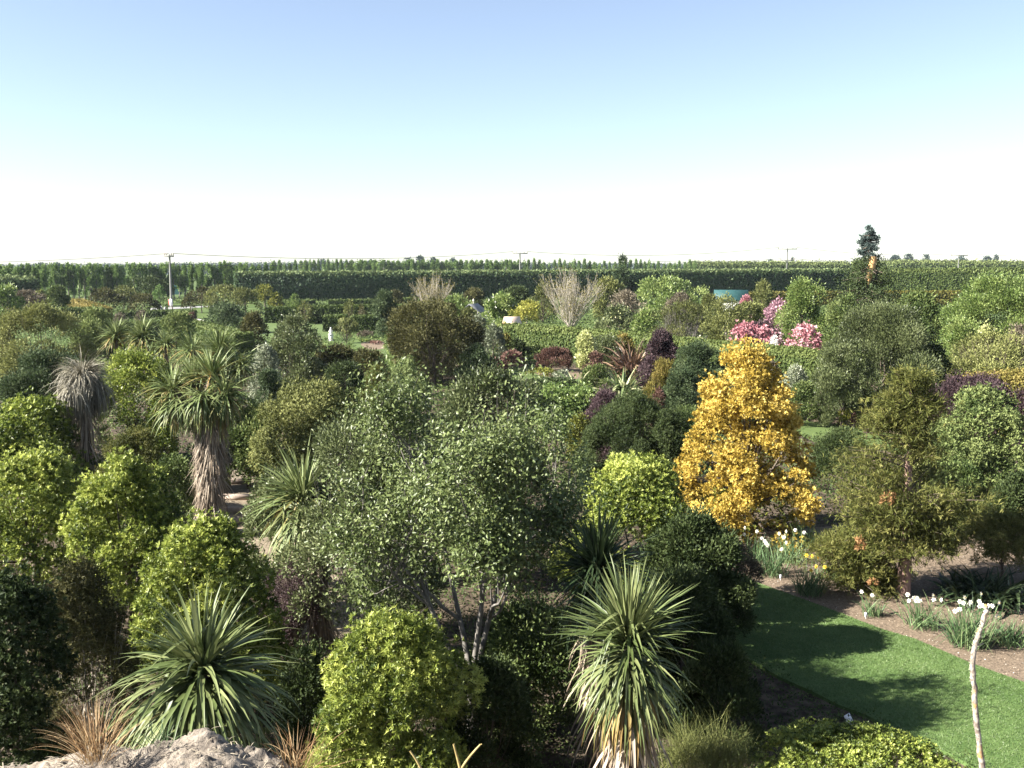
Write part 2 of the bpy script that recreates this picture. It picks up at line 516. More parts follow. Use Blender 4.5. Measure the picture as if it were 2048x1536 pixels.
g = MB(); S = 3000
g.add([(-S, -60, 0), (S, -60, 0), (S, 2 * S, 0), (-S, 2 * S, 0)], [(0, 1, 2, 3)])
tag(g.build("ground", ground_mat()), kind="structure")

def smooth_poly(pts, it=2):
    pts = np.asarray(pts, float)
    for _ in range(it):
        q = .75 * pts + .25 * np.roll(pts, -1, 0); r = .25 * pts + .75 * np.roll(pts, -1, 0)
        pts = np.stack([q, r], 1).reshape(-1, 2)
    return pts

def sheet(name, poly, z, mat, edge=.04):
    """a flat bed or lawn with a small cut edge"""
    import bmesh
    bm = bmesh.new()
    top = [bm.verts.new((x, y, z)) for x, y in poly]
    bot = [bm.verts.new((x, y, z - edge)) for x, y in poly]
    bm.faces.new(top)
    n = len(top)
    for i in range(n):
        bm.faces.new((top[i], bot[i], bot[(i + 1) % n], top[(i + 1) % n]))
    bmesh.ops.recalc_face_normals(bm, faces=bm.faces[:])
    me = bpy.data.meshes.new(name); bm.to_mesh(me); bm.free()
    me.materials.append(mat)
    o = bpy.data.objects.new(name, me); COL.objects.link(o)
    return tag(o, kind="structure")

def inside(poly, p):
    x, y = p[:, 0], p[:, 1]
    r = np.zeros(len(p), bool)
    n = len(poly)
    for i in range(n):
        x1, y1 = poly[i]; x2, y2 = poly[(i + 1) % n]
        c = ((y1 > y) != (y2 > y)) & (x < (x2 - x1) * (y - y1) / (y2 - y1 + 1e-12) + x1)
        r ^= c
    return r

def GP(*pts):
    return [tuple(G(a, b)[:2]) for a, b in pts]

MULCH = rough_mat("mulch", (.07, .052, .036), (.22, .168, .12), 26, bump=.8, detail=8)
LAWN = rough_mat("mown_grass", (.05, .092, .024), (.088, .138, .042), 5, bump=.5, detail=10)
SOIL = rough_mat("dark_soil", (.022, .019, .017), (.06, .05, .042), 12, bump=.7, detail=8)

mulch_poly = GP((1425, 1075), (1800, 1040), (2400, 1090), (2500, 1480), (2048, 1392), (1759, 1280), (1510, 1182), (1420, 1140))
sheet("mulch_bed", mulch_poly, .012, MULCH, .05)
lawn_poly = GP((1455, 1148), (1518, 1171), (1595, 1199), (1675, 1229), (1759, 1262), (1829, 1283), (1885, 1307), (1937, 1330), (1996, 1352), (2048, 1370),
               (2300, 1460), (2300, 1750), (2050, 1600), (1900, 1515), (1815, 1478), (1770, 1457), (1731, 1436), (1675, 1415), (1620, 1387), (1557, 1359), (1500, 1325), (1430, 1230))
sheet("lawn", lawn_poly, .05, LAWN, .07)
bed2 = smooth_poly(GP((1590, 832), (1700, 832), (1860, 860), (1860, 885), (1760, 872), (1690, 852), (1620, 846)))
sheet("far_bed", bed2, .012, MULCH, .05)
bed3 = smooth_poly(GP((1060, 738), (1180, 735), (1230, 752), (1150, 760), (1075, 752)))
sheet("round_bed", bed3, .012, MULCH, .05)
bed4 = smooth_poly(GP((715, 684), (770, 682), (775, 698), (735, 700)))
sheet("small_bed", bed4, .012, MULCH, .05)
ROAD = rough_mat("road_chip", (.20, .20, .20), (.30, .295, .29), 3, bump=.1)
sheet("road", GP((300, 616), (330, 615), (420, 611.5), (480, 610), (480, 612), (420, 614), (332, 619), (300, 621)), .02, ROAD, .03)
PATHM = rough_mat("path_gravel", (.45, .40, .34), (.62, .57, .50), 6, bump=.2)
sheet("path", GP((372, 636), (392, 637), (410, 641), (410, 645), (372, 644)), .02, PATHM, .03)

FARLAWN = rough_mat("far_grass", (.055, .085, .024), (.09, .125, .04), 1.2, bump=.2)
lawn2 = smooth_poly(GP((1015, 733), (1075, 732), (1180, 745), (1200, 766), (1120, 775), (1030, 772), (1000, 750)))
sheet("round_lawn", lawn2, .008, FARLAWN, .03)
lawn3 = smooth_poly(GP((1255, 764), (1345, 760), (1360, 800), (1310, 822), (1270, 806)))
sheet("small_lawn", lawn3, .008, FARLAWN, .03)
lawn4 = smooth_poly(GP((1560, 838), (1640, 845), (1740, 862), (1880, 884), (1880, 915), (1720, 905), (1610, 880)))
sheet("curved_lawn", lawn4, .03, FARLAWN, .05)
lawn5 = smooth_poly(GP((500, 646), (680, 640), (690, 676), (560, 682), (500, 672)))
sheet("statue_lawn", lawn5, .008, FARLAWN, .03)
lawn6 = smooth_poly(GP((690, 680), (830, 684), (840, 712), (740, 712)))
sheet("bed_lawn", lawn6, .006, FARLAWN, .03)
lawn7 = smooth_poly(GP((1880, 612), (2100, 612), (2100, 660), (1880, 656)))
sheet("right_lawn", lawn7, .006, FARLAWN, .03)

lawn8 = smooth_poly(GP((335, 606), (440, 606), (520, 610), (520, 624), (420, 646), (340, 646)))

# mown blades over the near lawn, bark chips and petals over the mulch
def scatter(poly, n, lim=None):
    p = np.asarray(poly); a = p.min(0); b = p.max(0)
    if lim: b = np.minimum(b, lim[1]); a = np.maximum(a, lim[0])
    q = a + (b - a) * rng.random((n * 3, 2))
    return q[inside(poly, q)][:n]
q = scatter(lawn_poly, 90000, ((2, 9), (9.5, 22)))
mb = MB()
N_ = len(q); b0 = np.concatenate([q, np.full((N_, 1), .05)], 1)
di = nrm(rng.normal(size=(N_, 3)) * np.array([1, 1, .2]) + np.array([0, 0, .9]))
sw = nrm(np.cross(di, rdir(N_)))
hh = rng.uniform(.015, .04, N_)[:, None]
patch = .5 + .22 * np.sin(q[:, 0] * 2.1 + np.sin(q[:, 1] * 1.3) * 2) * np.sin(q[:, 1] * 1.7 + 1)
mb.add(np.stack([b0 - sw * .004, b0 + sw * .004, b0 + di * hh], 1), np.arange(N_ * 3).reshape(-1, 3), patch + rng.normal(0, .15, N_))
tag(mb.build("grass", leaf_mat("grass_blade", (.05, .09, .024), (.09, .142, .044), (.15, .205, .075), trans=.2)), kind="stuff")
q = scatter(mulch_poly, 9000, ((3, 10), (12, 23)))
mb = MB(); N_ = len(q)
a = rdir(N_) * np.array([1, 1, .25]); n_ = nrm(rdir(N_) * .5 + np.array([0, 0, 1]))
leaf_shapes(mb, np.concatenate([q, rng.uniform(.015, .03, (N_, 1))], 1), nrm(a), n_, rng.uniform(.015, .05, N_), rng.uniform(.01, .02, N_), rng.random(N_), False)
tag(mb.build("bark_chips", leaf_mat("bark_chip", (.045, .032, .022), (.165, .12, .082), (.33, .26, .19), trans=0, rough=.9)), kind="stuff")
q = scatter(mulch_poly, 900, ((3, 10), (12, 23)))
mb = MB(); N_ = len(q)
leaf_shapes(mb, np.concatenate([q, rng.uniform(.03, .04, (N_, 1))], 1), nrm(rdir(N_) * np.array([1, 1, .1])), nrm(rdir(N_) * .3 + np.array([0, 0, 1])), rng.uniform(.015, .028, N_), rng.uniform(.012, .02, N_), rng.random(N_), False)
tag(mb.build("fallen_petals", LM("white")), kind="stuff")

# low undergrowth between the shrubs
DIRT_POLY = smooth_poly(GP((430, 940), (500, 940), (530, 1000), (560, 1090), (700, 1160), (760, 1330), (640, 1330), (560, 1240), (480, 1100), (430, 1040)))
def undergrowth(n, y0, y1, Lpx, seed):
    y = y0 * (y1 / y0) ** rng.random(n)
    x = (rng.random(n) * 2600 - 300 - 1024) / F * y
    p = np.stack([x, y], 1)
    for q in (lawn_poly, mulch_poly, bed2, bed3, bed4, lawn2, lawn3, lawn4, lawn5, lawn6, lawn7, lawn8, DIRT_POLY):
        p = p[~inside(np.asarray(q), p)]
    s = .55
    d = np.sin(p[:, 0] * 1.9 + 2 * np.sin(p[:, 1] * .7)) * np.sin(p[:, 1] * 1.3 + 1.5 * np.sin(p[:, 0] * .8)) + .5 * np.sin(p[:, 0] * 4.3) * np.sin(p[:, 1] * 3.7)
    hgt = np.clip(.28 + .38 * d, .03, .75) * np.clip((p[:, 1] - 6) / 8, .35, 1)
    hgt = hgt * (.5 if seed else 1)
    z = hgt * rng.random(len(p)) ** .5
    L = Lpx * p[:, 1] / F
    N = len(p)
    nn = nrm(rdir(N) + np.array([-.1, -.3, .9]))
    leaf_shapes(mbu, np.concatenate([p, z[:, None] + .02], 1), nrm(np.cross(nn, rdir(N)) + np.array([0, 0, .3])), nn, L * rng.uniform(.6, 1.3, N), L * rng.uniform(.3, .6, N), .4 + .18 * np.sin(p[:, 0] * .9 + p[:, 1] * .6) + rng.normal(0, .16, N), False)
mbu = MB()
undergrowth(230000, 10.5, 66, 7.0, 0)
undergrowth(110000, 66, 190, 5.0, 1)
tag(mbu.build("undergrowth", LM("green")), kind="stuff")

# ------------------------------------------------------------------ the look-out mound under the photographer
CREST = np.array([(-9, 3.0), (-3.6, 3.88), (-2.28, 3.93), (-2.08, 4.0), (-1.95, 4.02), (-1.78, 4.0), (-1.62, 4.05), (-1.47, 4.10), (-1.36, 4.08), (-1.22, 4.03), (-1.08, 3.98), (-.95, 3.84), (-.8, 3.72), (-.3, 3.6), (1, 3.5), (3, 3.35), (9, 2.5)])
def mound_h(x, y):
    c = np.interp(x, CREST[:, 0], CREST[:, 1])
    near = np.where(y < 4.3, c + (4.3 - y) * .02 * np.where(y < 0, 0, 1), c)
    s = np.clip((y - 4.55) / 5.6, 0, 1)
    fall = c * (1 - s) ** 1.25 - np.clip((y - 4.5) * 1.2, 0, .55) * (1 - s) - .06 * s
    h = np.where(y < 4.5, near, fall)
    edge = np.clip((np.abs(x) - 5) / 7, 0, 1)
    back = np.clip((-y - 3) / 8, 0, 1)
    return h * (1 - edge ** 1.5) * (1 - back) - .08
xs = np.concatenate([np.linspace(-12.5, -3.2, 24)[:-1], np.linspace(-3.2, 0, 220), np.linspace(0, 12.5, 60)[1:]])
ys = np.concatenate([np.linspace(-12, 2.8, 20)[:-1], np.linspace(2.8, 6, 160), np.linspace(6, 11, 30)[1:]])
X_, Y_ = np.meshgrid(xs, ys, indexing='ij')
Z_ = mound_h(X_, Y_)
def vnoise(x, y, s, seed):
    r = np.random.default_rng(seed); o = 0
    for k in range(6):
        a = r.random() * 2 * pi; f = s * r.uniform(.7, 1.5)
        o = o + np.sin((x * cos(a) + y * sin(a)) * f + r.random() * 6)
    return o / 6
fade = np.clip(Z_ / .8, 0, 1)
Z_ = Z_ + fade * (.045 * vnoise(X_, Y_, 9, 1) + .03 * vnoise(X_, Y_, 24, 2) + .016 * np.abs(vnoise(X_, Y_, 60, 3)) + .007 * rng.normal(size=Z_.shape))
def mz(x, y):
    return float(mound_h(np.array(x), np.array(y)))
mb = MB()
idx = np.arange(X_.size).reshape(X_.shape)
mb.add(np.stack([X_, Y_, Z_], -1), np.stack([idx[:-1, :-1], idx[1:, :-1], idx[1:, 1:], idx[:-1, 1:]], -1).reshape(-1, 4))
tag(mb.build("mound", rough_mat("clay_mound", (.085, .07, .057), (.31, .265, .215), 17, rough=.95, bump=.9, detail=10), smooth=True), kind="structure")
# dead matted grass lying over the mound
n_ = 2600
xx = rng.uniform(-2.6, -.75, n_); yy = rng.uniform(3.3, 4.65, n_)
dens = vnoise(xx, yy, 5, 8) + .2 * rng.normal(size=n_)
k_ = dens > -.02; xx, yy = xx[k_], yy[k_]
mb = MB()
zz = mound_h(xx, yy) + .045 * vnoise(xx, yy, 9, 1) + .03 * vnoise(xx, yy, 24, 2) + .01
blades(mb, len(xx), np.stack([xx, yy, zz], 1), .06, .004, 0, 35, bend=.9, tint=lambda k: .45 + .5 * k, seg=3, r0=0)
tag(mb.build("dead_grass", leaf_mat("dead_grass_blade", (.10, .085, .06), (.23, .195, .145), (.38, .33, .25), rough=.8, trans=.1, spec=.1)), kind="stuff")

# ------------------------------------------------------------------ plant builder
def plant(name, label, cat, px, top, w, Y, prof="dome", pal="green", Lp=6.0, asp=.5, dens=5.0, whorl=1, z0=.05, r0=None,
          twig=0, gz=0.0, group=None, bark=BARK, tree=None, base=None, stems=8, fine=None, twr=.5, inset=0, lobes=None, **kw):
    """a plant whose top shows at photo row `top`, `w` photo pixels wide, Y metres away; z0 = height fraction where the crown starts"""
    tree = tree if tree is not None else name.endswith(("tree", "conifer"))
    w = w * 1.2; Lp = Lp * .78 if Lp > 5.6 else Lp
    m = mpp(px, top, Y)
    pt = P(px, top, Y)
    H = pt[2] - gz; R = w * .5 * m
    root = thing(name, label, cat, (pt[0], Y, gz), group)
    zc = z0 * H
    area_px = w * (H - zc) / m * .8
    n = int(min(120000, 1.5 * dens * area_px / (Lp * Lp * asp * .55)))
    fine = (Lp >= 6.6) if fine is None else fine
    mb = MB()
    c, rc = crown(mb, R, H, zc, prof, Lp * m, Lp * m * asp, n, whorl=whorl, fine=fine, **kw)
    fo = mb.build("crown" if tree else "foliage", LM(pal), root)
    mb = MB()
    r0 = r0 or max(.02, .022 * H)
    k = rng.choice(len(c), min(stems, len(c)), replace=False)
    limbs(mb, c[k], zc, r0)
    if twig:
        twigs(mb, twig, R * .95, H * .97, zc, prof, twr * m, wob=.14)
    mb.build("trunk" if tree else "stems", bark, root)
    return root

def extra(root, part, pal, n, R, H, z0, L, asp, prof="dome", label=None, off=(0, 0), **kw):
    mb = MB()
    crown(mb, R, H, z0, prof, L, L * asp, n, **kw)
    o = mb.build(part, LM(pal), root, loc=(off[0], off[1], 0))
    if label: o["label"] = label
    return o

# ------------------------------------------------------------------ hedges
def hedge(label, pts, thick, pal="hedge", Lp=5.0, asp=.6, dens=3.4, group=None, z0=0.0, top_tint=.2, face_tint=.45, rough=.04, name="clipped_hedge", cat="hedge", trunks=0, wav=.0, rnd=.0):  # on most hedges top_tint and face_tint put sun and shade into leaf colour
    """pts = (px, py of the top, Y) along the near top edge"""
    top = np.array([P(a, b, c) for a, b, c in pts])
    ctr = top[:, :2].mean(0)
    root = thing(name, label, cat, (ctr[0], ctr[1], 0), group)
    mb = MB()
    for i in range(len(top) - 1):
        A, B = top[i], top[i + 1]
        d = B[:2] - A[:2]; ln = np.linalg.norm(d); d = d / ln
        nv = np.array((d[1], -d[0]))
        if nv[1] > 0: nv = -nv                      # towards the viewer
        m = mpp(1024, 600, (A[1] + B[1]) / 2)
        L = Lp * m
        def put(p, n, k, tint):
            N = len(p)
            ti = tint + rng.normal(0, .13, N)
            nn = nrm(n + rdir(N) * .75)
            ax = nrm(np.cross(nn, rdir(N)) + np.array([0, 0, .35]))
            p = p + n * (rng.normal(0, rough, N) + wav * np.sin(p[:, :1].sum(1) * 3.1 + p[:, 2] * 2.3) * np.sin(p[:, 1] * 1.7 + p[:, 0]))[:, None]
            p = p - np.array((ctr[0], ctr[1], 0))
            leaf_shapes(mb, p - ax * L * .4, ax, nn, L * rng.uniform(.6, 1.3, N), L * asp * rng.uniform(.7, 1.3, N), ti, Lp > 8)
        la = L * L * asp * .55
        hm = (A[2] + B[2]) / 2 - z0
        for side, dn in ((1, 1.0), (-1, .5)):
            N = int(dens * dn * ln * hm / la)
            s = rng.random(N); z = z0 + rng.random(N) * (A[2] + (B[2] - A[2]) * s - z0)
            o = A[:2] + d * (s * ln)[:, None] + (np.zeros(2) if side > 0 else -nv * thick)
            fl = (z - z0) / hm
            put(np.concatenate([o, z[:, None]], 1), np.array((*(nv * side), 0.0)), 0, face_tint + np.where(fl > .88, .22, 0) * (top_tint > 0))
        N = int(dens * ln * thick / la) + 4
        s = rng.random(N); o = A[:2] + d * (s * ln)[:, None] - nv * (rng.random(N) * thick)[:, None]
        zt = A[2] + (B[2] - A[2]) * s
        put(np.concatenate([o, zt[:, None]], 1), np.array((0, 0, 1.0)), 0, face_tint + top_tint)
        for end, pt, sg in ((i == 0, A, -1), (i == len(top) - 2, B, 1)):
            if end:
                N = int(dens * thick * hm / la) + 4
                o = pt[:2] - nv * (rng.random(N) * thick)[:, None]
                z = z0 + rng.random(N) * (pt[2] - z0)
                put(np.concatenate([o, z[:, None]], 1), np.array((*(d * sg), 0.0)), 0, face_tint + .05)
        # dark core box just inside the leaves; its colour stands in for interior shade
        ins = max(.05, thick * .12)
        a = A[:2] - nv * ins - ctr; b = B[:2] - nv * ins - ctr; a2 = A[:2] - nv * (thick - ins) - ctr; b2 = B[:2] - nv * (thick - ins) - ctr
        if i == 0: a = a + d * ins; a2 = a2 + d * ins
        if i == len(top) - 2: b = b - d * ins; b2 = b2 - d * ins
        zc = z0 + (.05 if z0 else 0)
        v = [(*a, zc), (*b, zc), (*b2, zc), (*a2, zc), (*a, A[2] - ins), (*b, B[2] - ins), (*b2, B[2] - ins), (*a2, A[2] - ins)]
        mb.add(v, [(0, 1, 5, 4), (1, 2, 6, 5), (2, 3, 7, 6), (3, 0, 4, 7), (4, 5, 6, 7), (3, 2, 1, 0)], .0)
    mb.build("foliage", LM(pal), root)
    if trunks or z0 > 0:
        mb = MB()
        for i in range(len(top) - 1):
            A, B = top[i], top[i + 1]
            n = max(2, int(np.linalg.norm(B - A) / (trunks or 1.5)))
            s = (np.arange(n) + rng.uniform(.2, .8, n)) / n
            p = A + (B - A) * s[:, None]
            p[:, :2] -= ctr
            k = np.linspace(0, 1, 4)[None, :, None]
            b0 = p * np.array([1, 1, 0]) + np.array([0, thick * .5, 0]); t0 = b0 + np.array([0, 0, 1.]) * (p[:, 2:] * .8)
            mb.tubes(b0[:, None] * (1 - k) + t0[:, None] * k, np.full((n, 4), .11), 5)
        mb.build("trunks", BARK_GREY, root)["kind"] = "stuff"
    return root

# ------------------------------------------------------------------ strap-leaved plants
def rosette(mb, c, L, W, n, lo=-45, hi=88, bend=.6, tint=None, **kw):
    blades(mb, n, c, L, W, lo, hi, bend=bend, tint=tint or (lambda k: .30 + .5 * k), **kw)

def cabbage(label, px, Y, heads, trunk_r, gz=0.0, mat=BLADE, skirt=None, group=None, name="cabbage_tree", cat="tree", tmat=BARK, lean=0.0, base_px=None):
    """heads: (px, py, leaf length px, leaf width px, leaf count, lo, hi, bend); skirt: (zlow, zhigh, count, length m)"""
    py = heads[0][1]
    b = P(base_px or px, py, Y); b[2] = gz
    root = thing(name, label, cat, b, group)
    mb = MB()
    pts = []
    FK = np.mean([P(h[0], h[1], Y + (h[8] if len(h) > 8 else 0)) - b for h in heads], 0)
    for h in heads:
        t = P(h[0], h[1], Y + (h[8] if len(h) > 8 else 0)) - b
        k = np.linspace(0, 1, 7)[:, None]
        fk = FK * .78
        pts.append(np.where(k < .75, fk * k / .75 + np.array([0, 0, -.05]) * (1 - k), fk + (t - fk) * (k - .75) * 4) + rng.normal(0, .006, (7, 3)))
    mb.tubes(np.array(pts), np.tile(np.array([1.15, 1.1, 1.05, 1, .95, .6, .45]) * trunk_r, (len(pts), 1)), 9)
    mb.build("trunk", tmat, root)
    for h in heads:
        Yh = Y + (h[8] if len(h) > 8 else 0)
        m = mpp(h[0], h[1], Yh); t = P(h[0], h[1], Yh) - b
        mb = MB()
        rosette(mb, t + np.stack([np.zeros(int(h[4] * 1.3))] * 2 + [rng.uniform(-.22, .06, int(h[4] * 1.3)) * h[2] * m], 1), h[2] * m, h[3] * m * .8, int(h[4] * 1.3), h[5], h[6], h[7], kink=.07, jit=.3)
        mb.build("leaf_rosette", mat, root)
    if skirt:
        mb = MB()
        z = rng.uniform(skirt[0], skirt[1], skirt[2])
        t0 = P(heads[0][0], heads[0][1], Y) - b
        th = rng.random(skirt[2]) * 2 * pi
        fr = (z / t0[2])[:, None]
        c = t0 * fr + np.stack([np.cos(th), np.sin(th), np.zeros(len(th))], 1) * trunk_r * .9
        blades(mb, skirt[2], c, skirt[3], skirt[4] if len(skirt) > 4 else .035, -40, -82, bend=.5, az=th, tint=lambda k: rng.uniform(.2, .9, len(k)), kink=.1)
        mb.build("dead_leaf_skirt", BLADE_DRY, root)
    return root

def flax(label, px, py_base, Y, Lp, Wp, n, mat, lo=15, hi=85, bend=.9, gz=0.0, name="flax_bush", cat="flax", group=None, kink=.15, spread=.12):
    b = G(px, py_base); Y = b[1]; m = mpp(px, py_base, Y)
    root = thing(name, label, cat, b, group)
    mb = MB()
    th = rng.random(n) * 2 * pi
    c = np.stack([np.cos(th), np.sin(th), np.zeros(n)], 1) * rng.random((n, 1)) * spread * Lp * m
    blades(mb, n, c, Lp * m, Wp * m, lo, hi, bend=bend, kink=kink, tint=lambda k: rng.uniform(.1, .95, len(k)))
    mb.build("strap_leaves", mat, root)
    return root

def place_copy(src, loc, rz=0.0, sc=1.0, zs=1.0, label=None):
    r = src.copy(); COL.objects.link(r)
    r.location = tuple(loc); r.rotation_euler = (0, 0, rz); r.scale = (sc, sc, sc * zs)
    if label: r["label"] = label
    for ch in src.children:
        c = ch.copy(); COL.objects.link(c); c.parent = r
        for g2 in ch.children:
            d = g2.copy(); COL.objects.link(d); d.parent = c
    return r

# ================================================================== far background
# tall trimmed poplars along the left horizon: a few grown, the rest copied
def make_poplar(H, R, label, group):
    root = thing("poplar_tree", label, "tree", (0, 0, 0), group)
    mb = MB()
    c, rc = crown(mb, R, H, H * .16, "poplar", .34, .20, 1500, lump=.6, squash=1.0, clump_stretch=2.2, up=.7, spread=.5, tint=.68, tintvar=.24, gap=.08)
    mb.build("crown", LM("poplar"), root)
    mb = MB(); limbs(mb, c[:6], H * .3, .12, split=.8)
    mb.build("trunk", BARK_GREY, root)
    return root
PL1 = "tall narrow poplar with square-cut top in the dense shelter row along the left horizon"
protos = []
xs_ = []
x = -46.0
while x < 545:
    xs_.append(x); x += rng.uniform(9.0, 13.5)
for i, x in enumerate(xs_):
    Y = 158 + (x + 40) / 585 * 46 + rng.uniform(-1.5, 1.5)
    topy = 531.5 - (x + 40) / 585 * 4.5 + rng.choice([-1.5, 0, 0, 0, 1, 2, 4])
    pt = P(x, topy, Y)
    if i < 7:
        o = make_poplar(6.2, rng.uniform(.5, .75), PL1, "poplars in the left horizon shelter row"); protos.append(o)
        o.location = (pt[0], Y, 0); o.scale = (1, 1, pt[2] / 6.2)
    else:
        s = rng.uniform(.8, 1.15)
        place_copy(protos[i % 7], (pt[0], Y, 0), rng.random() * 6, s, pt[2] / 6.2 / s)
PL2 = "small distant poplar standing in the broken row above the long dark shelter hedge"
x = 548.0; i = 0; fp = []
while x < 1392:
    mid = 700 < x < 1035
    Y = 292 + (x - 548) / 850 * 40 + rng.uniform(-3, 3)
    topy = (521.5 if mid else 520) + rng.uniform(-1.2, 1.6) + (0 if mid else rng.choice([0, 0, 3, 6]))
    pt = P(x, topy, Y)
    if i < 5:
        o = make_poplar(7.6, .95 if mid else .62, PL2, "distant poplars above the dark shelter hedge"); fp.append(o)
        o.location = (pt[0], Y, 0); o.scale = (1, 1, pt[2] / 7.6)
    else:
        s = rng.uniform(1.25, 1.6) if mid else rng.uniform(.85, 1.15)
        place_copy(fp[i % 5], (pt[0], Y, 0), rng.random() * 6, s, pt[2] / 7.6 / s, label=PL2)
    x += rng.uniform(8, 11.5); i += 1

hedge("long dark blue-green shelter hedge with square top and pale new tips, behind the garden trees", [(472, 547, 172), (1030, 544.5, 185), (1698, 540.5, 205)], 3.0, "teal", 5.0, dens=4.2, top_tint=.42, face_tint=.42, rough=.16, name="shelter_hedge", z0=.0, wav=.1)  # pale tips: partly new growth, partly sunlit top put into leaf colour
hedge("short dark leafy hedge block at the far left edge below the poplars", [(-60, 557, 140), (76, 558, 146)], 2.5, "teal", 5.5, top_tint=.42, face_tint=.5, rough=.25, name="shelter_hedge", wav=.15)
hedge("tall smooth-clipped mid-green shelter hedge at the right edge of the horizon", [(1764, 539, 186), (2330, 536, 172)], 3.0, "hedge", 4.5, dens=3.6, top_tint=.12, face_tint=.52, rough=.06, name="shelter_hedge", wav=.06)
hedge("low rusty-topped hedge running below the tall shelter hedge at the right", [(1440, 586, 152), (1660, 584, 152), (2330, 582, 150)], 1.2, "hedgegold", 4.6, top_tint=.15, face_tint=.28, rough=.05)
hedge("far thin shelter hedge forming the right half of the horizon line", [(1378, 527, 400), (1700, 527, 400), (1790, 524, 390), (2060, 526, 380), (2500, 528, 370)], 5.0, "green", 4.2, dens=3.6, top_tint=.35, face_tint=.52, rough=.4, name="shelter_hedge", wav=.35)
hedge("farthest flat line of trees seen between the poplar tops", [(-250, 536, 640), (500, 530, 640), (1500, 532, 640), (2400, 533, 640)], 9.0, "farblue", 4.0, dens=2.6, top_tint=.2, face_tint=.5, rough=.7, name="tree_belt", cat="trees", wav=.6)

far_trees = [(82, 526, 22, "bluish round tree poking above the left poplar row, the leftmost one"), (112, 527, 16, "small bluish tree poking above the left poplar row beside a rounder one"),
             (840, 513, 18, "highest distant bluish tree above the middle of the dark hedge"), (815, 517, 16, "faint bushy tree just left of the highest distant one"),
             (866, 516, 14, "faint bushy tree just right of the highest distant one"), (742, 520, 14, "small dark distant tree above the hedge, left of the faint cluster"),
             (645, 520, 14, "dark distant bump of a tree above the left end of the dark hedge"), (905, 518, 20, "low wide distant tree right of the faint cluster"),
             (1792, 513, 22, "pale low group of far bluish trees just right of the tall ragged conifer"), (1820, 509.5, 22, "taller far bluish tree on the right horizon, left of a squarer one"),
             (1849, 511, 22, "square bluish far tree on the right horizon"), (1924, 513, 18, "small far tree beside the rightmost power pole"),
             (1975, 514, 18, "low far bluish tree on the right horizon near the frame edge"), (1992, 511, 10, "thin far tree at the right end of the horizon"),
             (1540, 521, 14, "tiny dark far tree left of the double-armed power pole"), (1585, 515, 4, "thin far poplar right of the double-armed power pole")]
for px, top, w, lab in far_trees:
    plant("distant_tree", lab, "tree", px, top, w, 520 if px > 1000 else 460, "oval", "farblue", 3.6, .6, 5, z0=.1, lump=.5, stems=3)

# ------------------------------------------------------------------ power poles and lines
WOOD = rough_mat("weathered_pole", (.13, .13, .12), (.24, .235, .22), 6, stretch=(1, 1, .2))
INS = rough_mat("insulator", (.25, .2, .18), (.4, .35, .3), 5, bump=0)
WIRE = rough_mat("wire", (.05, .055, .065), (.08, .085, .095), 5, bump=0, rough=.5)
pole_tops = []
def power_pole(label, px, top, Y, arms, rz=0.0):
    t = P(px, top, Y)
    root = thing("power_pole", label, "power pole", (t[0], Y, 0), rz=rz)
    H = t[2]
    mb = MB(); mb.tubes(np.linspace((0, 0, -.1), (0, 0, H), 4)[None], np.linspace(.20, .12, 4)[None], 9); mb.build("post", WOOD, root)
    res = []
    for dz, hw in arms:
        mb = MB(); mb.box((0, -.24, H - dz), (hw * 2, .14, .2)); mb.build("crossarm", WOOD, root)
        for s in (-1, -.55, .55, 1):
            mb = MB(); mb.lathe((s * (hw - .08), -.24, H - dz + .10), [(.0, 0), (.05, .02), (.10, .08), (.06, .16), (.11, .22), (.10, .32), (.0, .36)], 8); mb.build("insulator", INS, root)
        res.append((H - dz + .4, hw))
    pole_tops.append((t[0], Y, res))
power_pole("slim power pole standing in front of the left poplars beside a white sign", 339, 509, 148, [(.25, .7)])
power_pole("power pole with one crossarm above the middle of the long dark hedge", 1040, 505, 214, [(.2, 1.6)])
power_pole("power pole with two crossarms above the hedge right of centre", 1575, 495.5, 236, [(.3, 2.2), (2.9, 1.6)])
power_pole("pale power pole with one crossarm at the right edge of the horizon", 1918, 508.5, 262, [(.3, 2.2)])
mb = MB(); mb.box((0, 0, 0), (.1, .1, .1))
def wire(label, a, b, sag, r):
    a = np.array(a); b = np.array(b)
    k = np.linspace(0, 1, 25)[:, None]
    p = a + (b - a) * k - np.array([0, 0, 1.0]) * sag * 4 * k * (1 - k)
    m = MB(); m.tubes((p - a)[None], np.full((1, 25), r), 5)
    tag(m.build("power_line", WIRE, loc=a), label, "power line")
pt_ = [(x, Y - .24, r[0][0], r[0][1]) for x, Y, r in pole_tops]
L0 = P(-200, 527, 150)
wire("upper wire running off the left edge from the slim pole by the poplars", L0, (pt_[0][0], pt_[0][1], pt_[0][2]), .35, .035)
wire("upper wire sagging between the slim left pole and the middle pole", (pt_[0][0] + .6, pt_[0][1], pt_[0][2]), (pt_[1][0] - 1.5, pt_[1][1], pt_[1][2]), 1.1, .038)
wire("lower wire running from the slim left pole towards the middle pole", (pt_[0][0] + .1, pt_[0][1], pt_[0][2] - 1.5), P(700, 523, 190), .5, .03)
wire("wire running from the middle pole to the upper arm of the double-armed pole", (pt_[1][0] + 1.5, pt_[1][1], pt_[1][2]), (pt_[2][0] - 2.1, pt_[2][1], pt_[2][2]), 1.3, .042)
wire("lower wire reaching the lower arm of the double-armed pole from the left", P(1300, 522, 226), (pt_[2][0] - 1.5, pt_[2][1], pole_tops[2][2][1][0]), .5, .036)
wire("upper wire running right from the double-armed pole past the tall conifer to the last pole", (pt_[2][0] + 2.1, pt_[2][1], pt_[2][2]), (pt_[3][0] - 2.1, pt_[3][1], pt_[3][2]), .9, .042)
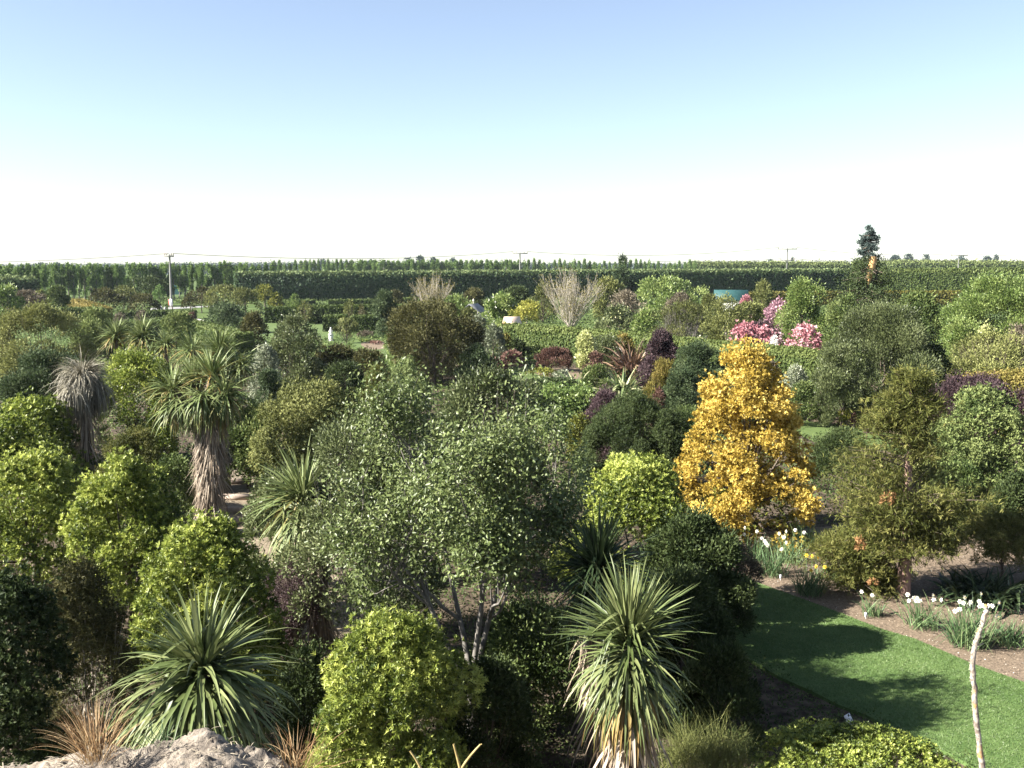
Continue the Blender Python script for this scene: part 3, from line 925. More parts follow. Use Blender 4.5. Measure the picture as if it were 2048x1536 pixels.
wire("lower wire running right from the double-armed pole behind the tall conifer", (pt_[2][0] + 1.5, pt_[2][1], pole_tops[2][2][1][0]), P(1790, 520, 250), .5, .036)
wire("wire leaving the right edge from the last pale pole", (pt_[3][0] + 2.1, pt_[3][1], pt_[3][2]), P(2300, 513, 275), .5, .042)

# ------------------------------------------------------------------ maze hedges on the left
H_ = hedge
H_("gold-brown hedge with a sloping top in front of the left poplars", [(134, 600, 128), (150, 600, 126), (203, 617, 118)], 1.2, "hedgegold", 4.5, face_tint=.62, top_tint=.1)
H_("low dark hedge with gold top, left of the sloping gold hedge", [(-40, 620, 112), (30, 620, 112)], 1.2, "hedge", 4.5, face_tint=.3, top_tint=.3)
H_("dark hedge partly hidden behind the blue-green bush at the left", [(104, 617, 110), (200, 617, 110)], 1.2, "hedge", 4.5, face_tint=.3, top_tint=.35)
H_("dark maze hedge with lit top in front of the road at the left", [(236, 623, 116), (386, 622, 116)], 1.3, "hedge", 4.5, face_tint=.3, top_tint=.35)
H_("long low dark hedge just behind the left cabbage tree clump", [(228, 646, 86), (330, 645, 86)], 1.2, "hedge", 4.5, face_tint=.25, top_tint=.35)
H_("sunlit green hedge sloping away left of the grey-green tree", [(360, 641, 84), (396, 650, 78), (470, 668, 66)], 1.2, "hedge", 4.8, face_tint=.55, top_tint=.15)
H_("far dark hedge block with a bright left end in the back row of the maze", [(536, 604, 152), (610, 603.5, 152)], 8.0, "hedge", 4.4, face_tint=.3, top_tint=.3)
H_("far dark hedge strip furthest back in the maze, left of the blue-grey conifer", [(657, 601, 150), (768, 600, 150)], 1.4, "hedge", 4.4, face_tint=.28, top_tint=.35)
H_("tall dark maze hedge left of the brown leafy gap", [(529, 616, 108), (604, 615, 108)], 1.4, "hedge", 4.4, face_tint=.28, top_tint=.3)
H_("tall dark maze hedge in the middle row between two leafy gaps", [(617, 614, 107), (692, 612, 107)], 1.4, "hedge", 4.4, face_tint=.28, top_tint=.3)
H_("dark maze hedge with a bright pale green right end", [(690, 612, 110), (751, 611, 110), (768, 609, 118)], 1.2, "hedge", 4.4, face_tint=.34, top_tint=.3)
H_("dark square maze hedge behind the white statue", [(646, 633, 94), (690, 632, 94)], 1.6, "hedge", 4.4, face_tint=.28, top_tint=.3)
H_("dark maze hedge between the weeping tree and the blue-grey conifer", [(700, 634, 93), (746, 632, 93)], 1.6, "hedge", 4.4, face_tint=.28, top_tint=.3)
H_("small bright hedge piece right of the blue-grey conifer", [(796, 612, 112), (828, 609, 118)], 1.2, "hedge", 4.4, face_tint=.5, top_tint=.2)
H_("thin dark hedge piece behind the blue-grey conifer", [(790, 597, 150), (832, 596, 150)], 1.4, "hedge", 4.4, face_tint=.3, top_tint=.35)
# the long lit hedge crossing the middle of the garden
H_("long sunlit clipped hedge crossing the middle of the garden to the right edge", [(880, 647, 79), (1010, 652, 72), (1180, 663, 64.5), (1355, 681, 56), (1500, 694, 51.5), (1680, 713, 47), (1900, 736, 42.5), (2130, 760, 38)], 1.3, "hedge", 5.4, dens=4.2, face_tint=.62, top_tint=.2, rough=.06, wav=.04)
H_("short dark-topped hedge in front of the small lawn, right of the grey-green trees", [(1036, 768, 40), (1118, 770, 39)], 1.4, "dark", 6, face_tint=.4, top_tint=.1, rough=.08)
H_("rough bright-green hedge left of the purple twiggy shrub", [(1090, 790, 36), (1186, 786, 36)], 1.5, "fresh", 7, face_tint=.36, top_tint=.1, rough=.12, wav=.08)
H_("olive-topped low hedge just behind the purple hedge at the right edge", [(1920, 758, 36), (2160, 744, 34)], 1.4, "hedgegold", 6, face_tint=.55, top_tint=.15, rough=.08)

# ------------------------------------------------------------------ trees and shrubs, back to front
p_ = plant
p_("leafy_tree", "bright green bushy tree at the left edge below the dark hedge block", "tree", 8, 572, 58, 108, "dome", "fresh", 5.5, .6)
p_("round_shrub", "purplish-brown rounded shrub beside the bright green tree at the left edge", "shrub", 55, 583, 66, 112, "dome", "brush", 4.8, .5)
p_("leafy_tree", "yellow-green small tree behind the purplish-brown shrub at the left", "tree", 83, 581, 40, 122, "dome", "olive", 4.8, .5)
p_("conifer", "dark green conical tree left of the sloping gold hedge", "tree", 114, 572, 44, 118, "teardrop", "green", 5, .5)
for a in ((208, 577, 54, 132, "brownolive", "dark brownish tree behind the sloping gold hedge, leftmost of a brownish row"),
          (246, 573, 58, 136, "olive", "olive-brown tree in the brownish row, left of the white sign"),
          (284, 589, 54, 126, "brownolive", "low brown-green tree in front of the brownish row"),
          (300, 553, 76, 152, "dark", "dark round-topped tree against the poplars just left of the slim pole"),
          (402, 576, 62, 132, "brownolive", "brownish tree right of the white sign on the far lawn"),
          (446, 572, 74, 128, "olive", "wide olive tree on the far lawn, right of the brownish one"),
          (490, 578, 52, 124, "olive", "yellowish-olive tree at the left end of the long dark hedge"),
          (318, 572, 20, 142, "poplar", "small pale green upright tree just left of the slim pole")):
    p_("leafy_tree", a[5], "tree", a[0], a[1], a[2], a[3], "dome", a[4], 4.8, .5, 3.6, z0=.22, gap=.12)
p_("palm_like_tree", "small pale-trunked tree with a ragged yellowish crown before the dark hedge", "tree", 529, 571, 30, 132, "oval", "chartreuse", 5, .4, 3, z0=.4, tint=.25)
p_("round_shrub", "small bright green bush at the foot of the dark shelter hedge", "shrub", 590, 590, 24, 140, "dome", "fresh", 4.6, .5)
p_("round_shrub", "small yellowish bush before the dark hedge, left of a bright green one", "shrub", 552, 588, 24, 142, "dome", "chartreuse", 4.6, .5, tint=.3)
p_("leafy_tree", "twiggy brown tree filling the gap between two tall maze hedges", "tree", 610, 604, 26, 106, "oval", "olive", 4.6, .4, 2.6, twig=30)
p_("leafy_tree", "twiggy pale brown tree in the maze above the dark square hedge", "tree", 698, 602, 22, 101, "oval", "olive", 4.6, .4, 2.4, twig=30)
p_("leafy_tree", "thin bare-looking tree standing in the maze behind the weeping tree", "tree", 724, 611, 16, 98, "oval", "brownolive", 4.2, .4, 1.6, twig=24)
p_("leafy_tree", "pinkish twiggy small tree in front of the dark left maze hedge", "tree", 283, 622, 20, 104, "oval", "brush", 4.4, .5, 2.6, twig=24)
p_("leafy_tree", "low twiggy tree at the left end of the maze hedge", "tree", 240, 627, 24, 100, "dome", "brush", 4.4, .5, 2.4, twig=24)
p_("round_shrub", "soft grey-green bush right of the white path", "shrub", 452, 610, 82, 92, "dome", "bluegreen", 5.2, .4, shoots=.3)
p_("leafy_tree", "brown-olive feathery tree right of the cabbage tree heads", "tree", 505, 628, 58, 68, "teardrop", "brownolive", 5.4, .4)
p_("round_shrub", "dense blue-green rounded bush behind the left flax clump", "shrub", 188, 617, 92, 66, "dome", "green", 6, .55, tint=.72)
p_("round_shrub", "round mid-green bush right of the left flax clump", "shrub", 350, 627, 66, 70, "oval", "green", 5.6, .55, tint=.74)
p_("leafy_tree", "loose yellow-green tree with a rounded crown near the left edge", "tree", 78, 611, 148, 54, "dome", "olive", 6.5, .55, 4.6, z0=.1, tint=.8, gap=.1, twig=60)
p_("leafy_tree", "half-hidden yellowish tree cut by the left edge", "tree", -2, 640, 60, 56, "dome", "olive", 6, .55, tint=.5)
p_("conifer", "blue-grey conifer standing alone beside the maze hedges", "tree", 774, 584, 60, 86, "teardrop", "bluegreen", 5, .4, 6, lump=.28)
p_("weeping_tree", "small weeping tree with drooping olive branches right of the white statue", "tree", 692, 634, 44, 80, "oval", "olive", 5.4, .3, 3, droop=1.4, up=0, z0=.3, twig=24)

p_("leafy_tree", "small dark round tree left of the little grey pavilion roof", "tree", 790, 581, 34, 128, "dome", "brownolive", 4.6, .5)
p_("leafy_tree", "dull brown-green tree behind the grey pavilion roof", "tree", 945, 578, 46, 122, "dome", "brownolive", 4.6, .5, tint=.58)
p_("leafy_tree", "light green leafy tree left of the grey pavilion", "tree", 914, 590, 52, 96, "dome", "fresh", 5, .55)
p_("leafy_tree", "shorter olive-green bush in front of the grey pavilion", "tree", 938, 618, 42, 88, "dome", "olive", 5, .5)
p_("flowering_tree", "rounded bright green tree dotted with white flowers right of the grey pavilion", "tree", 1000, 586, 70, 86, "dome", "fresh", 5.5, .6, tint=.6)
p_("leafy_tree", "dark spreading tree behind the white-dotted green tree", "tree", 1030, 575, 72, 116, "dome", "dark", 4.8, .55, tint=.65)
p_("leafy_tree", "pale olive tree left of the big bare white-limbed tree", "tree", 1085, 567, 48, 108, "dome", "olive", 4.6, .4, 3, twig=40)
p_("flowering_tree", "golden-yellow blossoming small tree above the pale hut roof", "tree", 1054, 604, 64, 84, "spread", "chartreuse", 5, .55, 4.5, z0=.4, bark=BARK_PALE, tint=.62)
p_("conifer", "tall blue-grey conifer with a thin spire rising over the dark hedge", "tree", 1246, 513, 78, 142, "spire", "bluegreen", 5, .35, 5.5, tint=.35)
p_("leafy_tree", "soft yellow-green tree at the right of the bare white-limbed tree", "tree", 1214, 557, 60, 112, "dome", "olive", 4.8, .45, tint=.62)
p_("leafy_tree", "pinkish-white blossoming twiggy tree below the blue-grey conifer", "tree", 1250, 584, 70, 98, "dome", "brush", 4.6, .5, 3.2, tint=.75, twig=40)
p_("flowering_shrub", "large leafy shrub with cream flowers below the blue-grey conifer", "shrub", 1238, 613, 86, 74, "dome", "greygreen", 5.4, .6, tint=.55)
p_("leafy_tree", "big fresh green leafy tree right of the blue-grey conifer", "tree", 1342, 556, 120, 108, "dome", "fresh", 5.2, .55, 4.6, tint=.6)
p_("round_shrub", "dull grey-brown leafless bush in front of the big fresh green tree", "shrub", 1362, 588, 60, 92, "dome", "brush", 4.6, .4, 3)
p_("leafy_tree", "bright green young tree standing behind the dark bronze flax", "tree", 1290, 622, 46, 67, "column", "fresh", 5.6, .55, tint=.55)
p_("round_shrub", "broad grey-brown twiggy dome of a bush in front of the bright green trees", "shrub", 1366, 608, 118, 64, "dome", "olive", 5, .3, 3, twig=260, bark=BARK_GREY, twr=.5, tint=.42)
p_("leafy_tree", "low light green tree left of the pale-trunked tree", "tree", 1420, 592, 60, 92, "dome", "olive", 5, .5, tint=.58)
p_("leafy_tree", "thin pale-trunked tree with a light olive layered crown before the teal-roofed shed", "tree", 1454, 590, 100, 61, "cone", "olive", 5.4, .4, 2.4, z0=.38, bark=BARK_PALE, r0=.09, stems=12, tint=.62, gap=.2)
p_("leafy_tree", "spreading bright olive tree between the teal-roofed shed and the pink blossom", "tree", 1496, 608, 90, 74, "spread", "olive", 5.2, .5, 4, z0=.4, tint=.62)
p_("leafy_tree", "slim grey-green young tree behind the lilac-pink blossom", "tree", 1527, 563, 48, 118, "teardrop", "olive", 4.8, .45, 4, tint=.5)
p_("flowering_tree", "lilac-pink blossoming tree beside the tall fresh green tree", "tree", 1557, 604, 48, 64, "oval", "lilac", 5.2, .7, 4, twig=40, z0=.2)
p_("round_shrub", "far pink-flowered bush below the teal shed roof", "shrub", 1493, 592, 26, 112, "dome", "pink", 4.6, .6)
p_("leafy_tree", "tall fresh green leafy tree right of the lilac-pink blossom", "tree", 1606, 562, 104, 60, "teardrop", "fresh", 6, .55, 5.2, tint=.58, z0=.05)
p_("flowering_shrub", "deep pink flowering shrub behind the top of the golden tree", "shrub", 1494, 646, 92, 55, "dome", "pink", 5.6, .7, 2.3, whorl=4, tint=.4, lump=.24, gap=.15, twig=60, inner=0)
p_("flowering_shrub", "smaller deep pink shrub touching the white-flowered one", "shrub", 1531, 652, 58, 54.5, "dome", "pink", 5.6, .7, 2.3, whorl=4, tint=.45, lump=.24, gap=.25, twig=40, inner=0)
p_("flowering_shrub", "coral-pink flowering shrub standing right of the tall fresh green tree", "shrub", 1613, 650, 72, 52, "oval", "pink", 5.6, .7, 2.6, whorl=4, tint=.55, lump=.24, gap=.2, twig=50, inner=0)
p_("flowering_shrub", "small white-flowered shrub between the pink shrubs", "shrub", 1548, 672, 22, 53, "oval", "white", 4, .7, 2, gap=.3)
p_("flowering_shrub", "low white flowers on top of the long hedge below the white shrub", "shrub", 1552, 690, 26, 52, "dome", "white", 5, .8, 2)
p_("round_shrub", "dark purple low bush behind the deep pink shrub", "shrub", 1515, 646, 80, 60, "dome", "purple", 5, .6)
p_("round_shrub", "pale fawn clump of leaves under the thin pale-trunked tree", "shrub", 1432, 660, 44, 57, "dome", "olive", 5, .5)
p_("flowering_shrub", "little row of creamy flowers behind the middle of the long hedge", "shrub", 1402, 676, 30, 56, "dome", "cream", 5, .7, 3)
# right side
p_("leafy_tree", "glossy dark green broad tree right of the tall ragged conifer", "tree", 1830, 588, 128, 52, "dome", "green", 6.5, .6, 5, tint=.55)
p_("leafy_tree", "mid-green bushy tree at the left foot of the tall ragged conifer", "tree", 1694, 590, 72, 50, "dome", "green", 6.2, .55, 5, tint=.6)
p_("leafy_tree", "light green layered tree spreading in from the right edge", "tree", 2010, 556, 250, 50, "dome", "fresh", 6.2, .5, 5.5, tint=.62, layer=.55, squash=.5)
p_("leafy_tree", "lower light green branches of a tree in front of the layered one, by the hedge", "tree", 1925, 640, 110, 46, "dome", "fresh", 6.2, .5, 4.6, tint=.55)
p_("flowering_shrub", "sprawling yellow-green flowering shrub at the right edge above the olive hedge", "shrub", 1985, 668, 200, 42, "dome", "olive", 6.2, .5, 3.6, tint=.78, tintvar=.26, irr=.3, gap=.2, twig=260)
p_("flowering_shrub", "pale yellow blossom patch on the upper left of the sprawling shrub", "shrub", 1972, 650, 34, 43, "oval", "cream", 6, .7, 4, tint=.4)
p_("round_shrub", "pinkish-grey twiggy shrub at the right edge among yellow-green leaves", "shrub", 2040, 652, 70, 43, "dome", "brush", 5.6, .5, 3.4, tint=.65, twig=60)
p_("round_shrub", "large rounded grey-olive shrub filling the right middle distance", "shrub", 1775, 612, 206, 39, "dome", "greygreen", 6.5, .35, 6, tint=.42, lump=.26, up=.8, shoots=.35)
p_("round_shrub", "grey-green shrub growing against the foot of the large grey-olive one", "shrub", 1690, 690, 100, 38, "dome", "greygreen", 6.5, .4, 5.5, tint=.45, up=.7)
p_("round_shrub", "dark glossy shrub in shade at the right foot of the large grey-olive one", "shrub", 1860, 690, 90, 39.5, "dome", "dark", 6.5, .55, 5)
p_("round_shrub", "creamy white-flecked shrub right of the golden tree's upper part", "shrub", 1590, 732, 56, 41, "dome", "silver", 5.5, .6, 4.5, tint=.6)
p_("round_shrub", "dark round bush below the creamy white-flecked shrub", "shrub", 1608, 765, 60, 38.5, "dome", "green", 6, .5, 5)
p_("round_shrub", "small greyish-purple shrub peeping over the golden tree's right shoulder", "shrub", 1543, 724, 40, 43, "dome", "brush", 5, .5, 4, tint=.4)
p_("heather_mound", "low grey-mauve heather mound beside the curved lawn edge", "shrub", 1642, 816, 82, 40, "dome", "brush", 5, .4, 6, tint=.45)
p_("round_shrub", "small yellow-green upright plant beside the heather mound", "shrub", 1689, 820, 20, 38, "oval", "chartreuse", 6.5, .5, 4, tint=.6)
p_("round_shrub", "blackish low bush under the large grey-olive shrub", "shrub", 1745, 815, 66, 38, "dome", "purple", 5.5, .5, 5, tint=.2)
p_("purple_hedge", "dark purple barberry hedge at the right edge", "shrub", 1960, 757, 236, 32, "dome", "purple", 6, .55, 6.5, tint=.5, lump=.22, up=.8, shoots=.25)
p_("round_shrub", "low olive-brown end of shrub left of the purple barberry hedge", "shrub", 1850, 782, 56, 34, "dome", "brownolive", 6, .5, 4.5, tint=.6)
p_("flowering_shrub", "small cream and yellow flowering plant behind the bare trunk", "shrub", 1850, 856, 50, 28.5, "dome", "cream", 7, .7, 4, tint=.55)
p_("flowering_shrub", "little orange-leaved plant beside the cream flowering one", "shrub", 1834, 850, 18, 28.8, "oval", "orange", 6, .6, 3.5)
p_("round_shrub", "large soft grey-green shrub at the right edge before the purple hedge", "shrub", 1968, 778, 214, 26.5, "dome", "green", 7.5, .5, 6, tint=.72, lump=.22, up=.8, shoots=.2, whorl=4)
p_("round_shrub", "dark green dense shrub right of the bare-trunked conifer", "shrub", 1930, 930, 130, 23.5, "dome", "green", 8, .5, 5.5, tint=.5)
p_("round_shrub", "deep green shaded shrub cut by the right edge below the soft grey-green one", "shrub", 2050, 950, 120, 22.5, "dome", "dark", 8, .5, 5.5)
p_("conifer", "yellowish feathery conifer spray at the right edge above the strappy shrub", "tree", 2010, 1034, 170, 19.2, "dome", "totara", 9, .22, 5, whorl=5, tint=.62, z0=.2, layer=.3)
# middle
p_("leafy_tree", "grey-green open-crowned tree standing before the distant lawn", "tree", 590, 634, 104, 47, "dome", "greygreen", 6.5, .55, 5, tint=.45, z0=.03, twig=60, twr=.4)
p_("round_shrub", "silvery white-leaved shrub right of the cabbage tree heads", "shrub", 528, 692, 62, 42, "dome", "silver", 6.5, .5, 5, tint=.55, whorl=4)
p_("round_shrub", "dark blue-green shrub below the silvery white-leaved one", "shrub", 540, 742, 70, 38, "dome", "bluegreen", 6.5, .5, 5, tint=.45)
p_("round_shrub", "brownish-olive shrub at the foot of the grey-green open tree", "shrub", 668, 692, 84, 49, "dome", "brownolive", 6, .5, 5, tint=.55)
p_("round_shrub", "dull brown-green shrub left of the small weeping willow-like bush", "shrub", 735, 700, 80, 47, "dome", "brownolive", 6, .5, 5, tint=.62)
p_("round_shrub", "dark shaded shrub between the brown shrubs and the olive front shrub", "shrub", 690, 728, 120, 40, "dome", "dark", 6, .5, 4.5, tint=.4)
p_("round_shrub", "rusty olive grass-like shrub with pale twigs before the large brown tree", "shrub", 752, 735, 60, 37, "dome", "totara", 6.5, .3, 4.5, tint=.45, twig=40, up=1.2)
p_("leafy_tree", "large dark brown-olive tree in the centre middle distance", "tree", 866, 606, 158, 51, "oval", "brownolive", 6.2, .5, 4.6, tint=.5, tintvar=.2, z0=.03, gap=.1, irr=.22, twig=60)
p_("leafy_tree", "lighter brown upper branch of a tree behind the large brown-olive one", "tree", 872, 597, 86, 58, "dome", "brownolive", 5.6, .45, 3.6, tint=.62)
p_("weeping_tree", "fresh green soft tree touching the left side of the large brown-olive tree", "tree", 800, 648, 64, 53, "dome", "fresh", 6, .35, 5.5, tint=.45, droop=.8)
p_("weeping_tree", "lower pale green weeping bush in front of the large brown-olive tree", "tree", 815, 715, 76, 39, "dome", "green", 7, .28, 5.5, tint=.62, droop=1.3, up=0)
p_("round_shrub", "dark rounded bush at the right foot of the large brown-olive tree", "shrub", 952, 692, 66, 50, "dome", "bluegreen", 6, .4, 5.5, tint=.3)
p_("round_shrub", "pale grey-green shrub standing before the long hedge, the left of two", "shrub", 952, 634, 50, 64, "dome", "silver", 5.6, .45, 4.5, tint=.32)
p_("round_shrub", "pale grey-green shrub standing before the long hedge, the right of two", "shrub", 985, 652, 46, 61, "dome", "silver", 5.6, .45, 4.5, tint=.28)
p_("columnar_shrub", "narrow dark column-shaped bush at the left end of the round bed", "shrub", 1009, 668, 20, 62, "column", "hedgegold", 5.4, .5, 5, tint=.35)
p_("round_shrub", "dark little bush beside the narrow column-shaped one", "shrub", 1036, 680, 30, 63, "dome", "dark", 5.4, .5, 5)
p_("round_shrub", "green bush in front of the long hedge behind the red-brown dome", "shrub", 1062, 690, 60, 64, "dome", "green", 5.4, .5, 5, tint=.6)
p_("round_shrub", "rosy pink low shrub left of the red-brown dome", "shrub", 1026, 702, 44, 60, "dome", "redbrown", 5.2, .5, 5, tint=.95)
p_("round_shrub", "mauve-brown low shrub at the edge of the small lawn", "shrub", 988, 716, 50, 57, "dome", "redbrown", 5.2, .5, 5, tint=.75)
p_("round_shrub", "red-brown dome-shaped shrub on the round bed", "shrub", 1110, 698, 76, 59, "dome", "redbrown", 5.2, .3, 6, tint=.45, up=1.2)
p_("round_shrub", "tall cream-variegated shrub in front of the long hedge", "shrub", 1174, 664, 48, 58, "teardrop", "cream", 5.6, .55, 5, tint=.45)
p_("round_shrub", "grey-green shrub behind the cream-variegated one", "shrub", 1216, 668, 60, 60, "dome", "greygreen", 5.2, .4, 5, tint=.4)
p_("round_shrub", "orange-tinged low shrub behind the bronze flax", "shrub", 1246, 668, 40, 60, "dome", "hedgegold", 5.2, .4, 5, tint=.75)
p_("round_shrub", "small brown shrub at the foot of the cream-variegated one", "shrub", 1190, 706, 36, 54, "dome", "redbrown", 5, .45, 4, tint=.6)
p_("low_mound", "low golden-yellow cushion of plants edging the round bed", "ground plant", 1085, 738, 58, 56, "dome", "chartreuse", 4.8, .5, 5, tint=.25)
p_("low_mound", "pale grey-cream cushion plant at the right end of the round bed", "ground plant", 1122, 743, 34, 53, "dome", "silver", 4.8, .5, 5, tint=.6)
p_("low_mound", "lime-green clipped cushion plant near the white statue", "ground plant", 732, 681, 26, 81, "dome", "lime", 4.6, .5, 5, tint=.35)
p_("low_mound", "pinkish-brown cushion plant right of the lime-green one", "ground plant", 752, 683, 26, 79, "dome", "redbrown", 4.6, .5, 5, tint=.85)
p_("low_mound", "dull brown mound above the lime-green cushion plant", "ground plant", 730, 664, 30, 86, "dome", "brush", 4.6, .5, 5, tint=.4)
p_("round_shrub", "dark purple-leaved tall shrub right of the bronze flax", "shrub", 1322, 662, 78, 47.5, "teardrop", "purple", 5.8, .45, 6.5, tint=.42)
p_("round_shrub", "lower purple-grey twiggy shrub at the foot of the dark purple one", "shrub", 1300, 716, 48, 47, "dome", "purple", 5.6, .4, 5.5, tint=.7)
p_("round_shrub", "golden-olive feathery shrub below the dark purple one", "shrub", 1328, 722, 56, 41, "dome", "hedgegold", 6, .3, 5.5, tint=.7, up=.9)
p_("round_shrub", "small reddish-brown bush left of the golden tree's middle", "shrub", 1318, 776, 26, 36, "dome", "redbrown", 6, .45, 5, tint=.55)
p_("round_shrub", "rounded dark grey-green bush left of the golden tree's top", "shrub", 1402, 690, 116, 39, "dome", "bluegreen", 6.2, .38, 6.5, tint=.45, lump=.25)
p_("round_shrub", "second rounded grey-green bush, lower left of the first and nearer the golden tree", "shrub", 1368, 742, 80, 36, "dome", "bluegreen", 6.4, .38, 6, tint=.45)
p_("round_shrub", "mid-green shrub in shade at the left foot of the golden tree", "shrub", 1380, 818, 90, 30, "dome", "green", 7, .45, 5, tint=.45)
p_("round_shrub", "rounded green bush between the cream-striped flax plants", "shrub", 1198, 732, 70, 47.5, "dome", "green", 6, .4, 6, tint=.5, lump=.3)
p_("round_shrub", "purple-red twiggy shrub left of the big dark green dome", "shrub", 1208, 782, 84, 29.5, "dome", "purple", 6.5, .3, 4.5, tint=.72, twig=160, twr=.5, up=.8)
p_("round_shrub", "yellow-green slender shrub left of the purple-red twiggy one", "shrub", 1160, 832, 46, 28, "oval", "chartreuse", 7, .4, 4.5, tint=.2)
p_("round_shrub", "big dark green fine-leaved dome shrub in front of the purple-red twigs", "shrub", 1268, 790, 186, 26.5, "dome", "dark", 7.5, .22, 9, whorl=5, tint=.62, lump=.2, up=.8)
p_("conifer", "low feathery spray of conifer behind the right bare trunk", "tree", 1690, 862, 130, 27.5, "dome", "dark", 7.5, .35, 4.5, tint=.6)

# the golden tree
gt = p_("golden_tree", "golden-yellow leafy tree, a broad cone, the only one of its colour", "tree", 1496, 700, 268, 22.5, "goldcone", "gold", 7.4, .46, 8, whorl=6, lump=.16, irr=.055, gap=.02, layer=.34, squash=.62, tint=.52, tintvar=.22, z0=.0, r0=.11, stems=24, inner=.3, up=.15, spread=.8)
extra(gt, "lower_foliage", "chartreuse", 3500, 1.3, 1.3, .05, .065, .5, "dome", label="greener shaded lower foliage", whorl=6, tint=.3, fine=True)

# left middle
p_("round_shrub", "dark grey-green leafy shrub left of the grey mop-headed tree", "shrub", 80, 702, 150, 31, "dome", "bluegreen", 7.5, .5, 5.5, tint=.48)
p_("round_shrub", "bright yellow-green tall shrub behind the two shaggy trunks", "shrub", 268, 708, 118, 31.5, "column", "lime", 7.5, .5, 5, tint=.40, lump=.24)
p_("round_shrub", "smaller lime shrub peeping up left of the cabbage tree head", "shrub", 322, 716, 50, 31, "dome", "lime", 7, .5, 4, tint=.35)
p_("round_shrub", "mid-green leafy shrub behind the shaggy cabbage tree trunk", "shrub", 492, 800, 116, 27.5, "dome", "green", 8.5, .5, 5.5, tint=.6)
p_("round_shrub", "wispy olive feathery shrub between the two shaggy trunks", "shrub", 275, 862, 120, 24.5, "dome", "totara", 8, .2, 6, whorl=4, tint=.42, twig=60)
p_("round_shrub", "dull grey-green leafy shrub at the foot of the shaggy cabbage tree", "shrub", 345, 915, 90, 23.5, "dome", "green", 8, .5, 4.5, tint=.5, twig=40)
p_("round_shrub", "sunlit olive shrub with upright tips behind the central grey-green tree", "shrub", 640, 764, 232, 24.5, "dome", "olive", 8, .42, 6.5, tint=.62, whorl=4, lump=.24, shoots=.25, up=.9)
p_("leafy_tree", "grey-green dense tree rising behind the top of the central bare-limbed tree", "tree", 985, 742, 240, 19.5, "dome", "greygreen", 8.5, .5, 5.2, tint=.38, twig=120, twr=.5, z0=.15)
p_("round_shrub", "green leafy bush upper left with yellowish tips, behind the pale bright bush", "shrub", 58, 796, 210, 25.5, "dome", "lime", 9.5, .48, 5, whorl=6, tint=.3, lump=.26)
# bright bushes in the left foreground
p_("bright_bush", "bright yellow-green whorled bush at the left edge of the picture", "shrub", 56, 905, 236, 18.5, "dome", "lime", 9.4, .38, 7.0, whorl=7, kmul=1.2, tint=.52, lump=.23, r0=.08)
p_("bright_bush", "bright yellow-green bush below the shaggy cabbage tree, tallest of the left bushes", "shrub", 250, 920, 218, 16.2, "dome", "lime", 10, .36, 7.0, whorl=7, kmul=1.2, tint=.52, lump=.23, r0=.08)
p_("bright_bush", "bright yellow-green bush just behind the big spiky rosette", "shrub", 402, 1046, 258, 13.6, "dome", "lime", 11.5, .34, 7.0, whorl=7, kmul=1.2, tint=.50, lump=.22, r0=.08)
p_("bright_bush", "pale yellow-green glossy bush left of the golden tree's foot", "shrub", 1272, 916, 268, 17.2, "dome", "lime", 9.4, .32, 7.0, whorl=7, kmul=1.2, tint=.5, lump=.24, r0=.08, shoots=.12)
p_("bright_bush", "bright yellow-green bush low in the middle, under the central bare-limbed tree", "shrub", 782, 1234, 284, 10.8, "dome", "lime", 13, .26, 7.0, whorl=7, kmul=1.2, tint=.46, lump=.24, r0=.06)
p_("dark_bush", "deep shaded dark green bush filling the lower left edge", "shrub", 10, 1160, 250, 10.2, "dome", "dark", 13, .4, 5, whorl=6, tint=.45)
p_("twiggy_shrub", "grey bare-twigged olive shrub left of the big spiky rosette", "shrub", 160, 1130, 200, 11.6, "dome", "brownolive", 10, .3, 4.2, tint=.6, twig=70, twr=.8, bark=BARK_PALE, whorl=4)
p_("twiggy_shrub", "reddish-mauve fine-twigged shrub before the dark leaning trunk", "shrub", 575, 1125, 96, 15.6, "oval", "purple", 7, .3, 2.2, tint=.7, twig=320, twr=.7)
p_("round_shrub", "grey-green leafy shrub beside the log steps, left of the central tree", "shrub", 570, 945, 150, 18.5, "dome", "greygreen", 10, .48, 5.0, tint=.5, lump=.28)
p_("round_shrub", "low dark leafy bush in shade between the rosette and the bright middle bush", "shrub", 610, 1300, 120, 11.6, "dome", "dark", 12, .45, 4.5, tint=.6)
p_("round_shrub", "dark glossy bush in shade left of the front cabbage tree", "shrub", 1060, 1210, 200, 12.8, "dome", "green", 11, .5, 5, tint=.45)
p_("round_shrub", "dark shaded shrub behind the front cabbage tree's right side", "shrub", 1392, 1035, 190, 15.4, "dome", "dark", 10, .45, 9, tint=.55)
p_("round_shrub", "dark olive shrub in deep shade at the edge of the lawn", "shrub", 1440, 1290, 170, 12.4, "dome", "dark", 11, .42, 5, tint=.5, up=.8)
p_("twiggy_shrub", "purplish-brown wispy shrub at the near tip of the lawn", "shrub", 1470, 1090, 86, 17, "oval", "brush", 7, .3, 4, tint=.4, twig=220, twr=.6)
